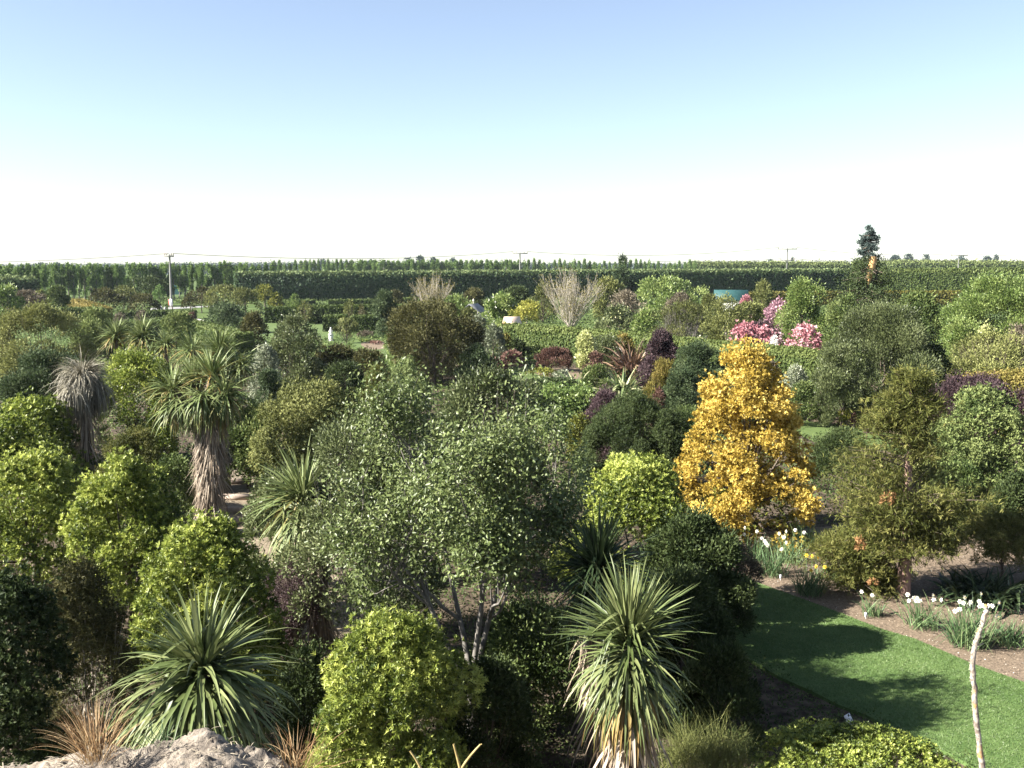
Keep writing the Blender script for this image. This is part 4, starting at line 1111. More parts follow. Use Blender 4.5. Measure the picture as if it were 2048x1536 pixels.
def broom():
    b = P(1415, 1470, 10.2); b[2] = 0
    root = thing("broom_shrub", "fine feathery olive broom shrub at the bottom right of the front cabbage tree", "shrub", b)
    m = mpp(1415, 1470, 10.2); mb = MB(); ms = MB()
    zt = P(1415, 1436, 10.2)[2]
    for k in range(26):
        a = rng.random() * 2 * pi; r = rng.random() ** .6 * 118 * m
        e = np.array((cos(a) * r, sin(a) * r * .7, (zt - .34) * (1 - .35 * (r / (118 * m)) ** 2) * rng.uniform(.75, 1.0)))
        ms.tubes(np.linspace((0, 0, -.05), e, 4)[None], np.array([[.02, .015, .01, .006]]), 5)
        blades(mb, 85, e + rng.normal(0, .07, (85, 3)), 85 * m * rng.uniform(.6, 1.1), .0055, 5, 86, bend=.6, tint=lambda q: .35 + .5 * rng.random(len(q)), seg=3)
    ms.build("stems", BARK, root); mb.build("foliage", LM("olive"), root)
broom()
p_("clipped_bush", "low dense bright green bush at the bottom edge before the lawn", "shrub", 1720, 1494, 380, 9.6, "dome", "lime", 9, .42, 9, whorl=6, tint=.42, lump=.26, r0=.05, up=.9, z0=.55, irr=.02, kmul=2.2)

# the front conifers on the mulch
BARK_RED = rough_mat("reddish_bark", (.11, .065, .05), (.30, .20, .165), 10, stretch=(1, 1, .3))
def conifer_sprays(label, px, base_py, Y, top, trunk_r, layers, pal, bare=None, orange=None, bark=BARK):
    """layers: (py, half width px, leaf count, rise) of branch tiers"""
    b = P(px, base_py, Y); b[2] = 0
    H = P(px, top, Y)[2]
    root = thing("conifer", label, "tree", b)
    m = mpp(px, 900, Y)
    mb = MB(); ml = MB(); mlimb = MB()
    k = np.linspace(0, 1, 9)[:, None]
    mb.tubes((k * np.array((0, 0, H * .97)) + np.concatenate([rng.normal(0, .02, (9, 2)), np.zeros((9, 1))], 1) * k * 2 + np.array((0, 0, -.05)))[None], np.linspace(trunk_r * 1.2, trunk_r * .15, 9)[None], 10)
    for py, hw, cnt, nbr, rise, cx in layers:
        cnt = int(cnt * 1.9)
        z = P(px, py, Y)[2]
        th = rng.random(nbr) * 2 * pi
        ln = hw * m * rng.uniform(.55, 1.05, nbr)
        s = np.stack([np.zeros(nbr), np.zeros(nbr), np.clip(z - rise * ln * .8 + rng.normal(0, .1, nbr), .1, H)], 1)
        e = np.stack([np.cos(th) * ln + cx * m, np.sin(th) * ln, z + rng.normal(0, .12, nbr)], 1)
        q = np.linspace(0, 1, 7)[None, :, None]
        mid = (s + e) / 2 + np.array([0, 0, 1.0]) * (.10 * ln)[:, None]
        pts = (1 - q) ** 2 * s[:, None] + 2 * q * (1 - q) * mid[:, None] + q ** 2 * e[:, None]
        mlimb.tubes(pts, np.linspace(1, .25, 7)[None] * (trunk_r * .17) * np.ones((nbr, 1)), 4)
        # leafy sprays towards the branch ends
        u = rng.integers(0, nbr, cnt)
        f = rng.uniform(.35, 1.03, cnt) ** .8
        a = s[u] + (e[u] - s[u]) * f[:, None] + np.array([0, 0, 1.]) * (.2 * ln[u] * f * (1 - f) * 2)[:, None]
        sp = rng.normal(0, 1, (cnt, 3)) * (ln[u] * .13 + .06)[:, None] * np.array([1, 1, .45])
        p = a + sp - np.array([0, 0, .5]) * np.abs(sp[:, :1]).sum(1, keepdims=True) * .4
        ax = nrm(nrm(e[u] - s[u]) * .7 + rdir(cnt) * .6 + np.array([0, 0, .15]))
        n_ = nrm(np.array([0, 0, 1.]) + rdir(cnt) * .6)
        M = 5
        aa = nrm(ax[:, None] + rng.normal(0, .5, (cnt, M, 3))).reshape(-1, 3)
        leaf_shapes(ml, np.repeat(p, M, 0) + rng.normal(0, .02, (cnt * M, 3)), aa, nrm(np.repeat(n_, M, 0) + rdir(cnt * M) * .4), rng.uniform(.07, .13, cnt * M), rng.uniform(.012, .022, cnt * M), np.repeat(.5 + rng.normal(0, .17, cnt) + rng.normal(0, .12, nbr)[u], M) + rng.normal(0, .08, cnt * M), False)
    mb.build("trunk", bark, root)
    mlimb.build("branches", BARK, root)
    ml.build("crown", LM(pal), root)
    if orange:
        for ox, oy, r, n in orange:
            m2 = MB(); t = P(ox, oy, Y - .9) - b
            crown(m2, r * m, t[2] + r * m, t[2] - r * m, "oval", .07, .03, n, whorl=5, lump=.5, tint=.5)
            o = m2.build("browned_spray", LM("orange"), root, loc=(t[0], t[1], 0)); o["label"] = "patch of dead orange-brown foliage"
    return root
conifer_sprays("tall sparse olive conifer on the mulch bed with bare mid trunk and rusty patches", 1806, 1192, 18.3, 732, .115,
               [(760, 46, 420, 16, .3, 0), (798, 62, 560, 20, .3, -6), (836, 70, 560, 20, .2, -24), (866, 78, 420, 18, .2, -20), (902, 100, 420, 18, .4, -40),
                (935, 105, 330, 16, .6, -50), (968, 150, 760, 26, .5, 0), (1004, 145, 900, 28, .4, -10), (1040, 120, 900, 28, .2, 0), (1074, 105, 760, 26, .1, -10), (1094, 80, 240, 14, 0, -30)], "totara",
               orange=[(1776, 1000, 15, 160), (1722, 1090, 12, 100)], bark=BARK_RED)
conifer_sprays("low spreading conifer left of the stout trunk", 1712, 1185, 18.7, 1065, .06,
               [(1085, 70, 700, 22, .3, 0), (1110, 90, 900, 26, .2, 0), (1140, 80, 800, 24, .1, 10), (1165, 60, 500, 18, 0, 20)], "totara", orange=[(1745, 1170, 9, 60)])

# tall ragged conifer with the bare ochre trunk
def ragged():
    Y, px = 66.0, 1735
    b = P(px, 560, Y); b[2] = 0
    root = thing("ragged_conifer", "tall ragged conifer breaking the horizon, with a bare ochre trunk piece showing among dark tiers", "tree", b)
    m = mpp(px, 560, Y)
    H = P(px, 452, Y)[2]
    mb = MB(); mb.tubes(np.linspace((0, 0, -.1), (0, 0, H - .2), 9)[None], np.linspace(.2, .02, 9)[None], 9)
    ml = MB(); mt_ = MB()
    tiers = [(458, 6, 4), (466, 11, 8), (476, 17, 13), (487, 20, 17), (498, 20, 15), (509, 20, 9), (526, 40, 9), (527, 14, 2), (546, 46, 16), (566, 52, 22), (588, 58, 26), (612, 64, 28), (640, 68, 28), (670, 72, 24)]
    for py, hw, nc in tiers:
        z = b[2] + P(px, py, Y)[2]
        th = rng.random(nc) * 2 * pi
        ln = hw * m * rng.uniform(.35, 1.0, nc)
        if py == 527:
            th = np.array([0.1, -.2]); ln = np.array([23, 24]) * m
        e = np.stack([np.cos(th) * ln, np.sin(th) * ln, z + rng.normal(0, .12, nc)], 1)
        s = np.stack([np.zeros(nc), np.zeros(nc), z + .25 * ln], 1)
        q = np.linspace(0, 1, 5)[None, :, None]
        mb.tubes(s[:, None] * (1 - q) + e[:, None] * q, np.linspace(.05, .015, 5)[None] * np.ones((nc, 1)), 4)
        cnt = nc * (60 if py < 520 else 110)
        u = rng.integers(0, nc, cnt)
        r = (.13 + .10 * ln)[u] if py < 520 else (.34 + .17 * ln)[u]
        p = e[u] + rdir(cnt) * (r * rng.random(cnt) ** .4)[:, None] * np.array([1, 1, .75])
        # keep the window where the bare trunk shows
        px_ = p[:, 0] / m; rowz = P(px, 512, Y)[2], P(px, 572, Y)[2]
        hide = (np.abs(px_ - 3) < 9) & (p[:, 2] < rowz[0]) & (p[:, 2] > rowz[1]) & (p[:, 1] < .3)
        p = p[~hide]; N = len(p)
        leaf_shapes(mt_ if py < 520 else ml, p, nrm(rdir(N) + np.array([0, 0, .3])), rdir(N), rng.uniform(.10, .22, N), rng.uniform(.035, .08, N), .5 + rng.normal(0, .2, N), False)
    mt_.build("crown_tip", LM("farblue"), root)  # tip leaves coloured blue to imitate lens fringing against the sky
    mb.build("trunk", BARK, root)
    ml.build("crown", LM("dark"), root)
    mt = MB()
    z0, z1 = P(px, 570, Y)[2], P(px, 513, Y)[2]
    zz = np.linspace(z0, z1, 7)
    mt.tubes(np.stack([np.linspace(-.02, .24, 7), np.full(7, -.22), zz], 1)[None], np.array([[.06, .12, .18, .22, .25, .26, .24]]), 10)
    mt.build("bare_trunk", rough_mat("ochre_wood", (.42, .24, .10), (.68, .44, .2), 5, stretch=(1, 1, .3)), root)
ragged()

# ------------------------------------------------------------------ central bare-limbed tree
def central_tree():
    px, Y = 945, 12.4
    b = P(px, 1450, Y); b[2] = 0
    root = thing("leafy_tree", "large central grey-green tree with an open crown and pale bare limbs", "tree", b)
    H = P(px, 770, Y)[2]
    rows, rads, tips, tdir = branching(None, H, 2.0, .078, levels=5, kids=(3, 4), seed_dirs=4, fork=.16, up=.25)
    # squeeze into the crown the picture shows
    xs0 = (680 - px) * mpp(px, 1000, Y), (1160 - px) * mpp(px, 1000, Y)
    mx = np.percentile(rows[..., 0], 99.7); mn = np.percentile(rows[..., 0], .3); mz_ = np.percentile(rows[..., 2], 99.5); my = np.percentile(np.abs(rows[..., 1]), 99.5)
    def sq(a):
        a = a.copy()
        a[..., 0] = np.where(a[..., 0] > 0, a[..., 0] * xs0[1] / mx, a[..., 0] * xs0[0] / mn)
        a[..., 1] *= 1.55 / my
        a[..., 2] *= (H - .1) / mz_
        return a
    rows, tips = sq(rows), sq(tips)
    mb = MB(); mb.tubes(rows, rads, 5)
    mb.build("trunk", BARK_GREY, root)
    mb = MB()
    tips = tips[rng.random(len(tips)) < .62]
    n = len(tips); k = int(33000 / n)
    p = np.repeat(tips, k, 0) + rng.normal(0, .125, (n * k, 3))
    p = p[p[:, 2] > .6]
    N = len(p)
    d = nrm(rdir(N) + np.array([0, 0, -.1]))
    nn = nrm(rdir(N) * .8 + np.array([-.25, -.1, .7]))
    leaf_shapes(mb, p, nrm(np.cross(nn, rdir(N)) + np.array([0, 0, -.25])), nn, rng.uniform(.036, .076, N), rng.uniform(.019, .036, N), .55 + rng.normal(0, .16, N), True)
    mb.build("crown", LM("centre"), root)
central_tree()
p_("leafy_tree", "grey-green glossy tree crowding the left side of the central bare-limbed tree", "tree", 735, 826, 290, 15.4, "dome", "greygreen", 9.5, .5, 3.4, tint=.56, z0=.15, gap=.12, twig=220, twr=.6, bark=BARK_GREY, lump=.26)

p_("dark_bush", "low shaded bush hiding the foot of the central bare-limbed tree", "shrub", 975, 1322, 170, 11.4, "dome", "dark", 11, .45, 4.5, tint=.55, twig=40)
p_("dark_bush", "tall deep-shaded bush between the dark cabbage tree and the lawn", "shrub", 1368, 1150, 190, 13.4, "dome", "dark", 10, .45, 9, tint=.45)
# big bare white-limbed tree in the middle distance
def vase(H, R, r0, n):
    """many long limbs rising from a low fork and fanning upward, each forking twice more"""
    rows, rads, tips = [np.linspace((0, 0, -.1), (0, 0, .35), 6)], [np.linspace(r0 * 1.3, r0, 6)], []
    def grow(p, d, l, r, lv):
        pts = [p]; dd = d / np.linalg.norm(d)
        for k in range(5):
            dd = dd + rng.normal(0, .05, 3) + np.array((0, 0, .05)); dd /= np.linalg.norm(dd)
            pts.append(pts[-1] + dd * l / 5)
        rows.append(np.array(pts)); rads.append(np.maximum(np.linspace(r, r * .35, 6), .007))
        if lv == 3:
            tips.append(pts[-1]); tips.append(pts[3]); return
        for k in range((10, 6)[lv - 1] + rng.integers(0, 3)):
            i = rng.integers(1, 6)
            grow(pts[i], dd + rdir(1)[0] * rng.uniform(.25, .55), l * rng.uniform(.38, .6), r * rng.uniform(.28, .42), lv + 1)
    for i in range(n):
        a = 2 * pi * (i * .618 + rng.uniform(-.05, .05)); s = np.sqrt((i + .5) / n)
        e = radians(88 - 46 * s)
        grow(np.array((0, 0, .3)), np.array((cos(a) * cos(e), sin(a) * cos(e), sin(e))), H * rng.uniform(.62, .72) * (1 - .12 * s), r0 * .55, 1)
    rows = np.array(rows); tips = np.array(tips)
    s = np.array([R / np.percentile(np.abs(rows[..., 0]), 99), R / np.percentile(np.abs(rows[..., 1]), 99), H / np.percentile(rows[..., 2], 99.8)])
    return rows * s, np.array(rads), tips * s
def bare_tree(px, Y, pyb, top, hw, label, nleaf):
    b = P(px, pyb, Y); b[2] = 0
    root = thing("bare_tree", label, "tree", b)
    H = P(px, top, Y)[2]; R = hw * mpp(px, 600, Y)
    rows, rads, tips = vase(H, R, .10, 15)
    mb = MB(); mb.tubes(rows, rads, 4)
    mb.build("trunk", BARK_PALE, root)
    mb = MB()
    u = rng.integers(0, len(tips), nleaf)
    p = tips[u] + rng.normal(0, .14, (len(u), 3)); N = len(u)
    leaf_shapes(mb, p, nrm(rdir(N) + np.array([0, 0, .6])), rdir(N), rng.uniform(.09, .17, N), rng.uniform(.04, .07, N), .65 + rng.normal(0, .2, N), False)
    mb.build("crown", LM("hedgegold"), root)
for _a in ((1142, 92, 655, 538, 60, "large pale-limbed leafless tree fanning upward in the middle distance", 3600), (868, 102, 645, 551, 38, "bare pale tree with yellow-brown twigs standing behind the brown-olive tree", 5200)):
    bare_tree(*_a)

# ------------------------------------------------------------------ cabbage trees and flax
cabbage("shaggy-trunked cabbage tree with a broad strappy head in the left middle", 405, 22.5,
        [(425, 752, 74, 5.0, 130, -5, 88, .5), (345, 775, 68, 5.0, 120, -30, 85, .6, .2), (388, 758, 66, 5.0, 110, -10, 88, .5, .4), (452, 782, 70, 5.0, 130, -50, 75, .7, -.3), (405, 790, 70, 5, 120, -70, 45, .8, -.5), (355, 800, 72, 5, 110, -80, 30, .8, -.2), (440, 805, 66, 5, 90, -80, 10, .8, -.2), (395, 815, 60, 5, 90, -85, -20, .6, -.1)],
        .20, skirt=(.15, 2.9, 1500, .55, .022), base_px=408)
cabbage("second cabbage tree with a full dark strappy head behind the shaggy-trunked one", 440, 27.5,
        [(440, 706, 66, 4.6, 170, -25, 88, .5), (385, 700, 54, 4.4, 90, -30, 85, .5, .4), (478, 728, 60, 4.6, 110, -60, 60, .7, 0), (420, 715, 56, 4.4, 90, -60, 50, .7, .2)], .16, skirt=(.5, 3.2, 250, .5, .03))
cabbage("grey drooping mop-headed tree with hanging dead leaves at the left", 165, 26.5,
        [(165, 752, 70, 2.2, 800, -60, 85, 2.0), (146, 770, 74, 2.2, 500, -88, 20, 1.4, -.2), (190, 765, 68, 2.2, 400, -88, 30, 1.4, .2)], .12, mat=BLADE_GREY, skirt=(.6, 2.9, 420, .8, .022), name="mop_headed_tree")
cabbage("leaning cabbage tree with drooping pale lower leaves behind the central tree's left side", 628, 15.9,
        [(606, 990, 125, 7, 230, -40, 80, .55), (612, 1015, 125, 7, 150, -85, -10, .55)], .17, mat=BLADE, skirt=(.2, 2.1, 170, .5, .028), base_px=640)
cabbage("front cabbage tree with upright green leaves and tan hanging ones, the nearest at the bottom", 1262, 9.6,
        [(1258, 1268, 155, 10, 210, 8, 89, .30), (1256, 1310, 150, 9, 130, -35, 25, .75), (1256, 1350, 140, 9, 110, -65, 0, .75)], .10, mat=BLADE_GREEN, skirt=None)
def front_skirt():
    root = [o for o in bpy.data.objects if o.name.startswith("cabbage_tree") and o.get("label", "").startswith("front")][0]
    b = np.array(root.location)
    mb = MB()
    m = mpp(1258, 1380, 9.6)
    t = P(1256, 1360, 9.6) - b
    blades(mb, 120, t, 150 * m, 8 * m, -30, -60, bend=.9, tint=lambda k: .28 - .15 * k, r0=.08)
    mb.build("yellowing_leaves", BLADE, root)
    mb = MB()
    n = 330
    z = rng.uniform(.2, t[2], n); th = rng.random(n) * 2 * pi
    blades(mb, n, np.stack([np.cos(th) * .1 + t[0] * z / t[2], np.sin(th) * .1 + t[1] * z / t[2], z], 1), 140 * m, 7 * m, -40, -75, bend=.6, az=th, tint=lambda k: rng.uniform(.3, 1, len(k)), r0=.02, kink=.1)
    mb.build("dead_leaf_skirt", BLADE_DRY, root)
front_skirt()
cabbage("dark shaded cabbage tree just behind the front one", 1196, 11.8,
        [(1196, 1130, 128, 8, 260, -10, 89, .4), (1190, 1170, 120, 8, 120, -60, 5, .7)], .10, mat=BLADE_DARK, skirt=(.5, 2.2, 160, .6, .03))  # dark leaf material puts the central tree's shade into the colour
xr = P(405, 1330, 7.4)
cabbage("big spiky green rosette rising behind the clay mound at the lower left", 405, 7.4,
        [(405, 1325, 165, 14, 110, 12, 88, .45), (402, 1345, 215, 13, 160, -30, 35, .85), (398, 1365, 225, 12, 150, -70, 0, .7)], .09, gz=mz(xr[0], 7.4), mat=BLADE_GREEN, skirt=(.15, 1.0, 90, .5, .04), name="spiky_rosette", cat="cabbage tree")
cabbage("small green spiky cabbage tree before the long hedge, right of the golden tree", 1645, 39, [(1645, 748, 32, 3.4, 90, -20, 88, .5)], .07, mat=BLADE_GREEN)

flax("pale upright flax clump behind the mop-headed tree, leftmost in its row", 215, 715, 46, 62, 5, 110, BLADE_GREEN, 25, 88, .6)
flax("greenish flax clump tucked low between its two taller neighbours", 252, 712, 45, 50, 5, 80, BLADE_GREEN, 20, 88, .7)
cabbage("wide grey-green strappy head in the left flax row, the largest", 288, 47, [(286, 672, 50, 4.4, 220, -35, 88, .6), (305, 682, 44, 4.4, 110, -60, 60, .7)], .16, mat=BLADE, name="strappy_tree")
cabbage("pale strappy head left of the largest in the left flax row", 232, 48, [(232, 672, 46, 4.2, 150, -25, 88, .6)], .14, mat=BLADE, name="strappy_tree")
cabbage("smaller strappy head peeping out right of the left flax row", 330, 46, [(332, 688, 36, 4.0, 110, -40, 85, .6)], .12, mat=BLADE, name="strappy_tree")
flax("dark bronze flax with broken bent leaves in the middle distance", 1262, 760, 47, 92, 5.5, 260, BLADE_BRONZE, 15, 88, .9, kink=.4)
flax("cream-striped flax spilling left of the rounded green bush", 1150, 794, 43, 66, 5.0, 160, BLADE_CREAM, 8, 75, .9, kink=.25)
flax("cream-striped flax with broad arching leaves right of the rounded green bush", 1246, 797, 43.5, 74, 5.5, 190, BLADE_CREAM, 10, 80, 1.0, kink=.3)
flax("dark drooping strappy shrub at the right edge above the white daffodils", 1975, 1200, 17.3, 90, 6.5, 420, BLADE_DARK, 0, 85, 1.3, name="strappy_shrub", cat="shrub", spread=.9)
for px, yb, lab in ((1707, 862, "dark red flower spike standing before the curved bed, the left of two"), (1733, 880, "dark red flower spike standing before the curved bed, the right of two")):
    b = G(px, yb); root = thing("red_spike_plant", lab, "plant", b)
    m = mpp(px, yb, b[1])
    mb = MB(); mb.tubes(np.linspace((0, 0, 0), (0, 0, 30 * m), 4)[None], np.full((1, 4), .02), 5); mb.build("stalk", BARK, root)
    mb = MB(); crown(mb, 5 * m, 34 * m, 12 * m, "oval", .09, .045, 260, lump=.6, up=1.2, tint=.35); mb.build("flower_spike", LM("redbrown"), root)
p_("round_shrub", "small tan-orange grass tuft in the curved bed under the large grey-olive shrub", "plant", 1708, 826, 24, 40, "dome", "orange", 5, .4, 4, tint=.3)

# mound tussocks, loose stems, lichen stick
def tussock(label, px, py, Y, Lp, n, lo, gz=None, name="tussock_grass", mat=TUSSOCK, lean=None):
    b = P(px, py, Y)
    root = thing(name, label, "grass", b)
    m = mpp(px, py, Y); mb = MB()
    th = rng.random(n) * 2 * pi
    c = np.stack([np.cos(th), np.sin(th), np.zeros(n)], 1) * rng.random((n, 1)) * 26 * m
    az = None if lean is None else rng.normal(lean, 1.0, n)
    blades(mb, n, c, Lp * m, .0032, lo, 89, bend=.7, seg=6, tint=lambda k: rng.uniform(.1, .95, len(k)), az=az)
    mb.build("blades", mat, root)
tussock("tan tussock of fine grass on the clay mound, the larger left one", 195, 1525, 4.25, 135, 170, 35, lean=2.4)
tussock("rusty tussock of fine grass at the right end of the clay mound", 590, 1545, 4.5, 100, 90, 20)
tussock("thin pale green grass tuft on top of the clay mound", 318, 1490, 4.4, 60, 26, 40, mat=DAFF)
tussock("few long curling straw stems beside the rusty tussock", 610, 1545, 4.5, 130, 12, 15)
STRAW = rough_mat("straw_stem", (.22, .16, .06), (.42, .33, .14), 20, bump=.1)
for i, (pts, lab) in enumerate((([(845, 1545), (838, 1525), (820, 1502)], "cut straw-coloured stem at the bottom edge, leaning left"), ([(922, 1545), (915, 1515), (907, 1488)], "upright straw-coloured stem at the bottom edge, the middle of three"), ([(918, 1545), (935, 1515), (962, 1488)], "straw-coloured stem at the bottom edge curving right"))):
    p = np.array([P(a, b, 4.1) for a, b in pts]); base = p[0] * np.array([1, 1, 0]) + np.array([0, 0, mz(p[0][0], 4.1)])
    q = np.linspace(0, 1, 6)[:, None]
    cv = (1 - q) ** 2 * p[0] + 2 * q * (1 - q) * p[1] + q ** 2 * p[2]
    cv = np.concatenate([base[None], cv]) - base
    mb = MB(); mb.tubes(cv[None], np.full((1, 7), .0062) * np.linspace(1.2, .7, 7)[None], 6)
    tag(mb.build("straw_stem", STRAW, loc=base), lab, "stem")
def stick():
    pts = [(1966, 1545), (1956, 1470), (1950, 1390), (1944, 1330), (1950, 1290), (1963, 1255), (1972, 1222), (1970, 1210)]
    Y = 4.3
    p = np.array([P(a, b, Y) for a, b in pts]); base = np.array((p[0][0], Y, mz(p[0][0], Y) - .05))
    cv = np.concatenate([base[None], p]) - base
    k = np.interp(np.linspace(0, 1, 33), np.linspace(0, 1, 9), np.arange(9))
    cc = np.stack([np.interp(k, np.arange(9), cv[:, j]) for j in range(3)], 1)
    cc[1:-1] = (cc[:-2] + 2 * cc[1:-1] + cc[2:]) / 4
    cc += rng.normal(0, .0022, cc.shape)
    r = np.linspace(.0135, .0092, 33) * rng.uniform(.88, 1.12, 33); r[-1] = .004
    root = thing("bare_sapling", "bare crooked lichen-spotted sapling stem at the lower right, close to the camera", "stem", base)
    m, nt, b, out = nodes("lichen_bark"); N, L = nt.nodes.new, nt.links.new
    tc = N("ShaderNodeTexCoord")
    n1 = N("ShaderNodeTexNoise"); n1.inputs["Scale"].default_value = 45; L(tc.outputs["Object"], n1.inputs[0])
    n2 = N("ShaderNodeTexNoise"); n2.inputs["Scale"].default_value = 11; L(tc.outputs["Object"], n2.inputs[0])
    r1 = N("ShaderNodeValToRGB"); r1.color_ramp.elements[0].color = (.13, .10, .08, 1); r1.color_ramp.elements[1].color = (.33, .295, .25, 1); r1.color_ramp.elements[0].position = .35; r1.color_ramp.elements[1].position = .6
    L(n1.outputs[0], r1.inputs[0])
    r2 = N("ShaderNodeValToRGB"); r2.color_ramp.elements[0].position = .57; r2.color_ramp.elements[1].position = .66; r2.color_ramp.elements[0].color = (0, 0, 0, 1)
    L(n2.outputs[0], r2.inputs[0])
    mx = N("ShaderNodeMixRGB"); mx.inputs[2].default_value = (.42, .22, .05, 1); L(r2.outputs[0], mx.inputs[0]); L(r1.outputs[0], mx.inputs[1])
    L(mx.outputs[0], b.inputs["Base Color"]); b.inputs["Roughness"].default_value = .9
    bm = N("ShaderNodeBump"); bm.inputs["Distance"].default_value = .004; L(n1.outputs[0], bm.inputs["Height"]); L(bm.outputs[0], b.inputs["Normal"])
    mb = MB(); mb.tubes(cc[None], r[None], 10)
    mb.tubes(np.linspace(cc[20], cc[20] + np.array((.035, 0, .01)), 3)[None], np.array([[.006, .004, .002]]), 5)
    mb.build("stem", m, root, smooth=True)
    mb = MB()
    n = 380; i = rng.integers(3, 26, n); a = rng.normal(pi, .8, n)
    p = cc[i] + (cc[i + 1] - cc[i]) * rng.random((n, 1)) + np.stack([np.cos(a), np.sin(a), np.zeros(n)], 1) * (r[i] * .95)[:, None]
    leaf_shapes(mb, p, nrm(np.stack([np.cos(a), np.sin(a), rng.normal(0, .5, n)], 1)), rdir(n), rng.uniform(.003, .007, n), rng.uniform(.003, .006, n), rng.random(n), False)
    mb.build("lichen", leaf_mat("grey_lichen", (.12, .135, .095), (.2, .22, .16), (.32, .34, .26), trans=0, rough=.9), root)
stick()

# ------------------------------------------------------------------ daffodils and plant labels
PETAL_W = leaf_mat("white_petal", (.74, .72, .62), (.82, .80, .72), (.86, .85, .80), trans=.3)
PETAL_Y = leaf_mat("yellow_petal", (.70, .50, .03), (.80, .60, .05), (.85, .68, .12), trans=.3)
CUP_O = leaf_mat("orange_cup", (.70, .28, .02), (.78, .36, .03), (.8, .42, .05), trans=.2)
CUP_C = leaf_mat("cream_cup", (.78, .62, .28), (.82, .70, .38), (.84, .74, .46), trans=.2)
def flower_mesh(s):
    mb = MB(); n = 6
    th = np.arange(n) * 2 * pi / n
    ax = np.stack([np.cos(th), np.sin(th), np.full(n, .15)], 1)
    leaf_shapes(mb, np.zeros((n, 3)), nrm(ax), np.tile((0, 0, 1.), (n, 1)), np.full(n, s * .5), np.full(n, s * .36), rng.random(n), True)
    mc = MB(); mc.lathe((0, 0, 0), [(.02 * s, 0), (.11 * s, .05 * s), (.13 * s, .22 * s), (.19 * s, .30 * s), (.15 * s, .27 * s), (.09 * s, .08 * s), (0, .05 * s)], 9)
    return mb, mc
def daffodils(label, px, py, hpx, wpx, nl, fl, kind, group=None):
    b = G(px, py, .012); root = thing("daffodil_clump", label, "daffodils", b, group)
    m = mpp(px, py, b[1]); R = wpx * m * .5; Hh = hpx * m
    mb = MB(); th = rng.random(nl) * 2 * pi
    c = np.stack([np.cos(th), np.sin(th), np.zeros(nl)], 1) * (R * .75 * rng.random((nl, 1)) ** .6)
    blades(mb, nl, c, Hh * .95, .017, 50, 88, bend=.55, tint=lambda k: rng.uniform(.1, .95, len(k)), kink=.12)
    mb.build("leaves", DAFF, root)
    if not fl: return
    pet, cup = (PETAL_Y, CUP_O) if kind == "y" else (PETAL_W, CUP_C)
    src = None; ms = MB()
    for i in range(fl):
        a = rng.random() * 2 * pi; r = R * rng.uniform(.3, 1.05)
        e = np.array((cos(a) * r, sin(a) * r * .8, Hh * rng.uniform(.72, 1.02)))
        ms.tubes(np.linspace(e * np.array([.55, .55, 0]), e, 4)[None], np.full((1, 4), .0045), 4)
        if src is None:
            f, cu = flower_mesh(.085)
            src = f.build("flower", pet, root); src2 = cu.build("cup", cup, src); fo, fc = src, src2
        else:
            fo = src.copy(); COL.objects.link(fo); fo.parent = root
            fc = src2.copy(); COL.objects.link(fc); fc.parent = fo
        fo.location = tuple(e)
        d = Vector((rng.normal(-.35, .6), rng.normal(-.7, .4), rng.uniform(.0, .5))).normalized()
        fo.rotation_euler = d.to_track_quat('Z', 'Y').to_euler()
    ms.build("stalks", DAFF, root)
GD = "daffodil clumps along the mulch bed"
daffodils("clump of yellow daffodils with tall blue-green leaves at the lawn corner", 1620, 1190, 76, 66, 130, 6, "y", GD)
daffodils("white daffodils with dark leaves at the far left end of the mulch bed", 1545, 1150, 70, 80, 130, 7, "w", GD)
daffodils("white daffodil clump behind the yellow one", 1580, 1125, 62, 70, 110, 6, "w", GD)
daffodils("tall white daffodils standing against the shade of the golden tree", 1612, 1088, 52, 50, 80, 5, "w", GD)
daffodils("tiny sparse clump with two small white flowers beside a short white marker", 1738, 1232, 52, 34, 34, 2, "w", GD)
daffodils("small leafy clump without flowers right of the tiny sparse one", 1756, 1234, 40, 26, 30, 0, "w", GD)
daffodils("spreading clump of white daffodils in the middle of the mulch bed", 1845, 1255, 68, 84, 110, 11, "w", GD)
daffodils("large full clump of creamy white daffodils near the lichened sapling", 1938, 1290, 96, 100, 220, 17, "w", GD)
daffodils("broad leafy daffodil clump with few blooms at the right edge", 2018, 1290, 66, 80, 150, 2, "w", GD)
daffodils("sunlit leafy clump with pale blooms under the golden tree's right edge", 1500, 1120, 60, 60, 90, 4, "w", GD)
LABEL_M = rough_mat("white_plastic", (.72, .72, .74), (.8, .8, .82), 5, bump=0, rough=.4)
def marker(label, px, py, hpx, wpx, tilt=0.0):
    b = G(px, py, .01); m = mpp(px, py, b[1])
    root = thing("plant_label", label, "plant label", b)
    h = hpx * m; w = wpx * m
    mb = MB(); mb.box((0, 0, h * .25), (.012, .008, h * .5)); mb.build("stake", LABEL_M, root)
    mb = MB(); mb.box((0, -.010, h * .66), (w, .008, h * .68)); o = mb.build("plate", LABEL_M, root)
    root.rotation_euler = (radians(-14), radians(tilt), .2)
marker("white plant label stuck in the dark soil below the lawn, tilted", 1706, 1456, 30, 13, -24)
marker("small white plant label in the mulch left of the yellow daffodils", 1561, 1161, 12, 5, 6)
marker("small white plant label beside the tiny sparse daffodil clump", 1732, 1238, 13, 6, 0)

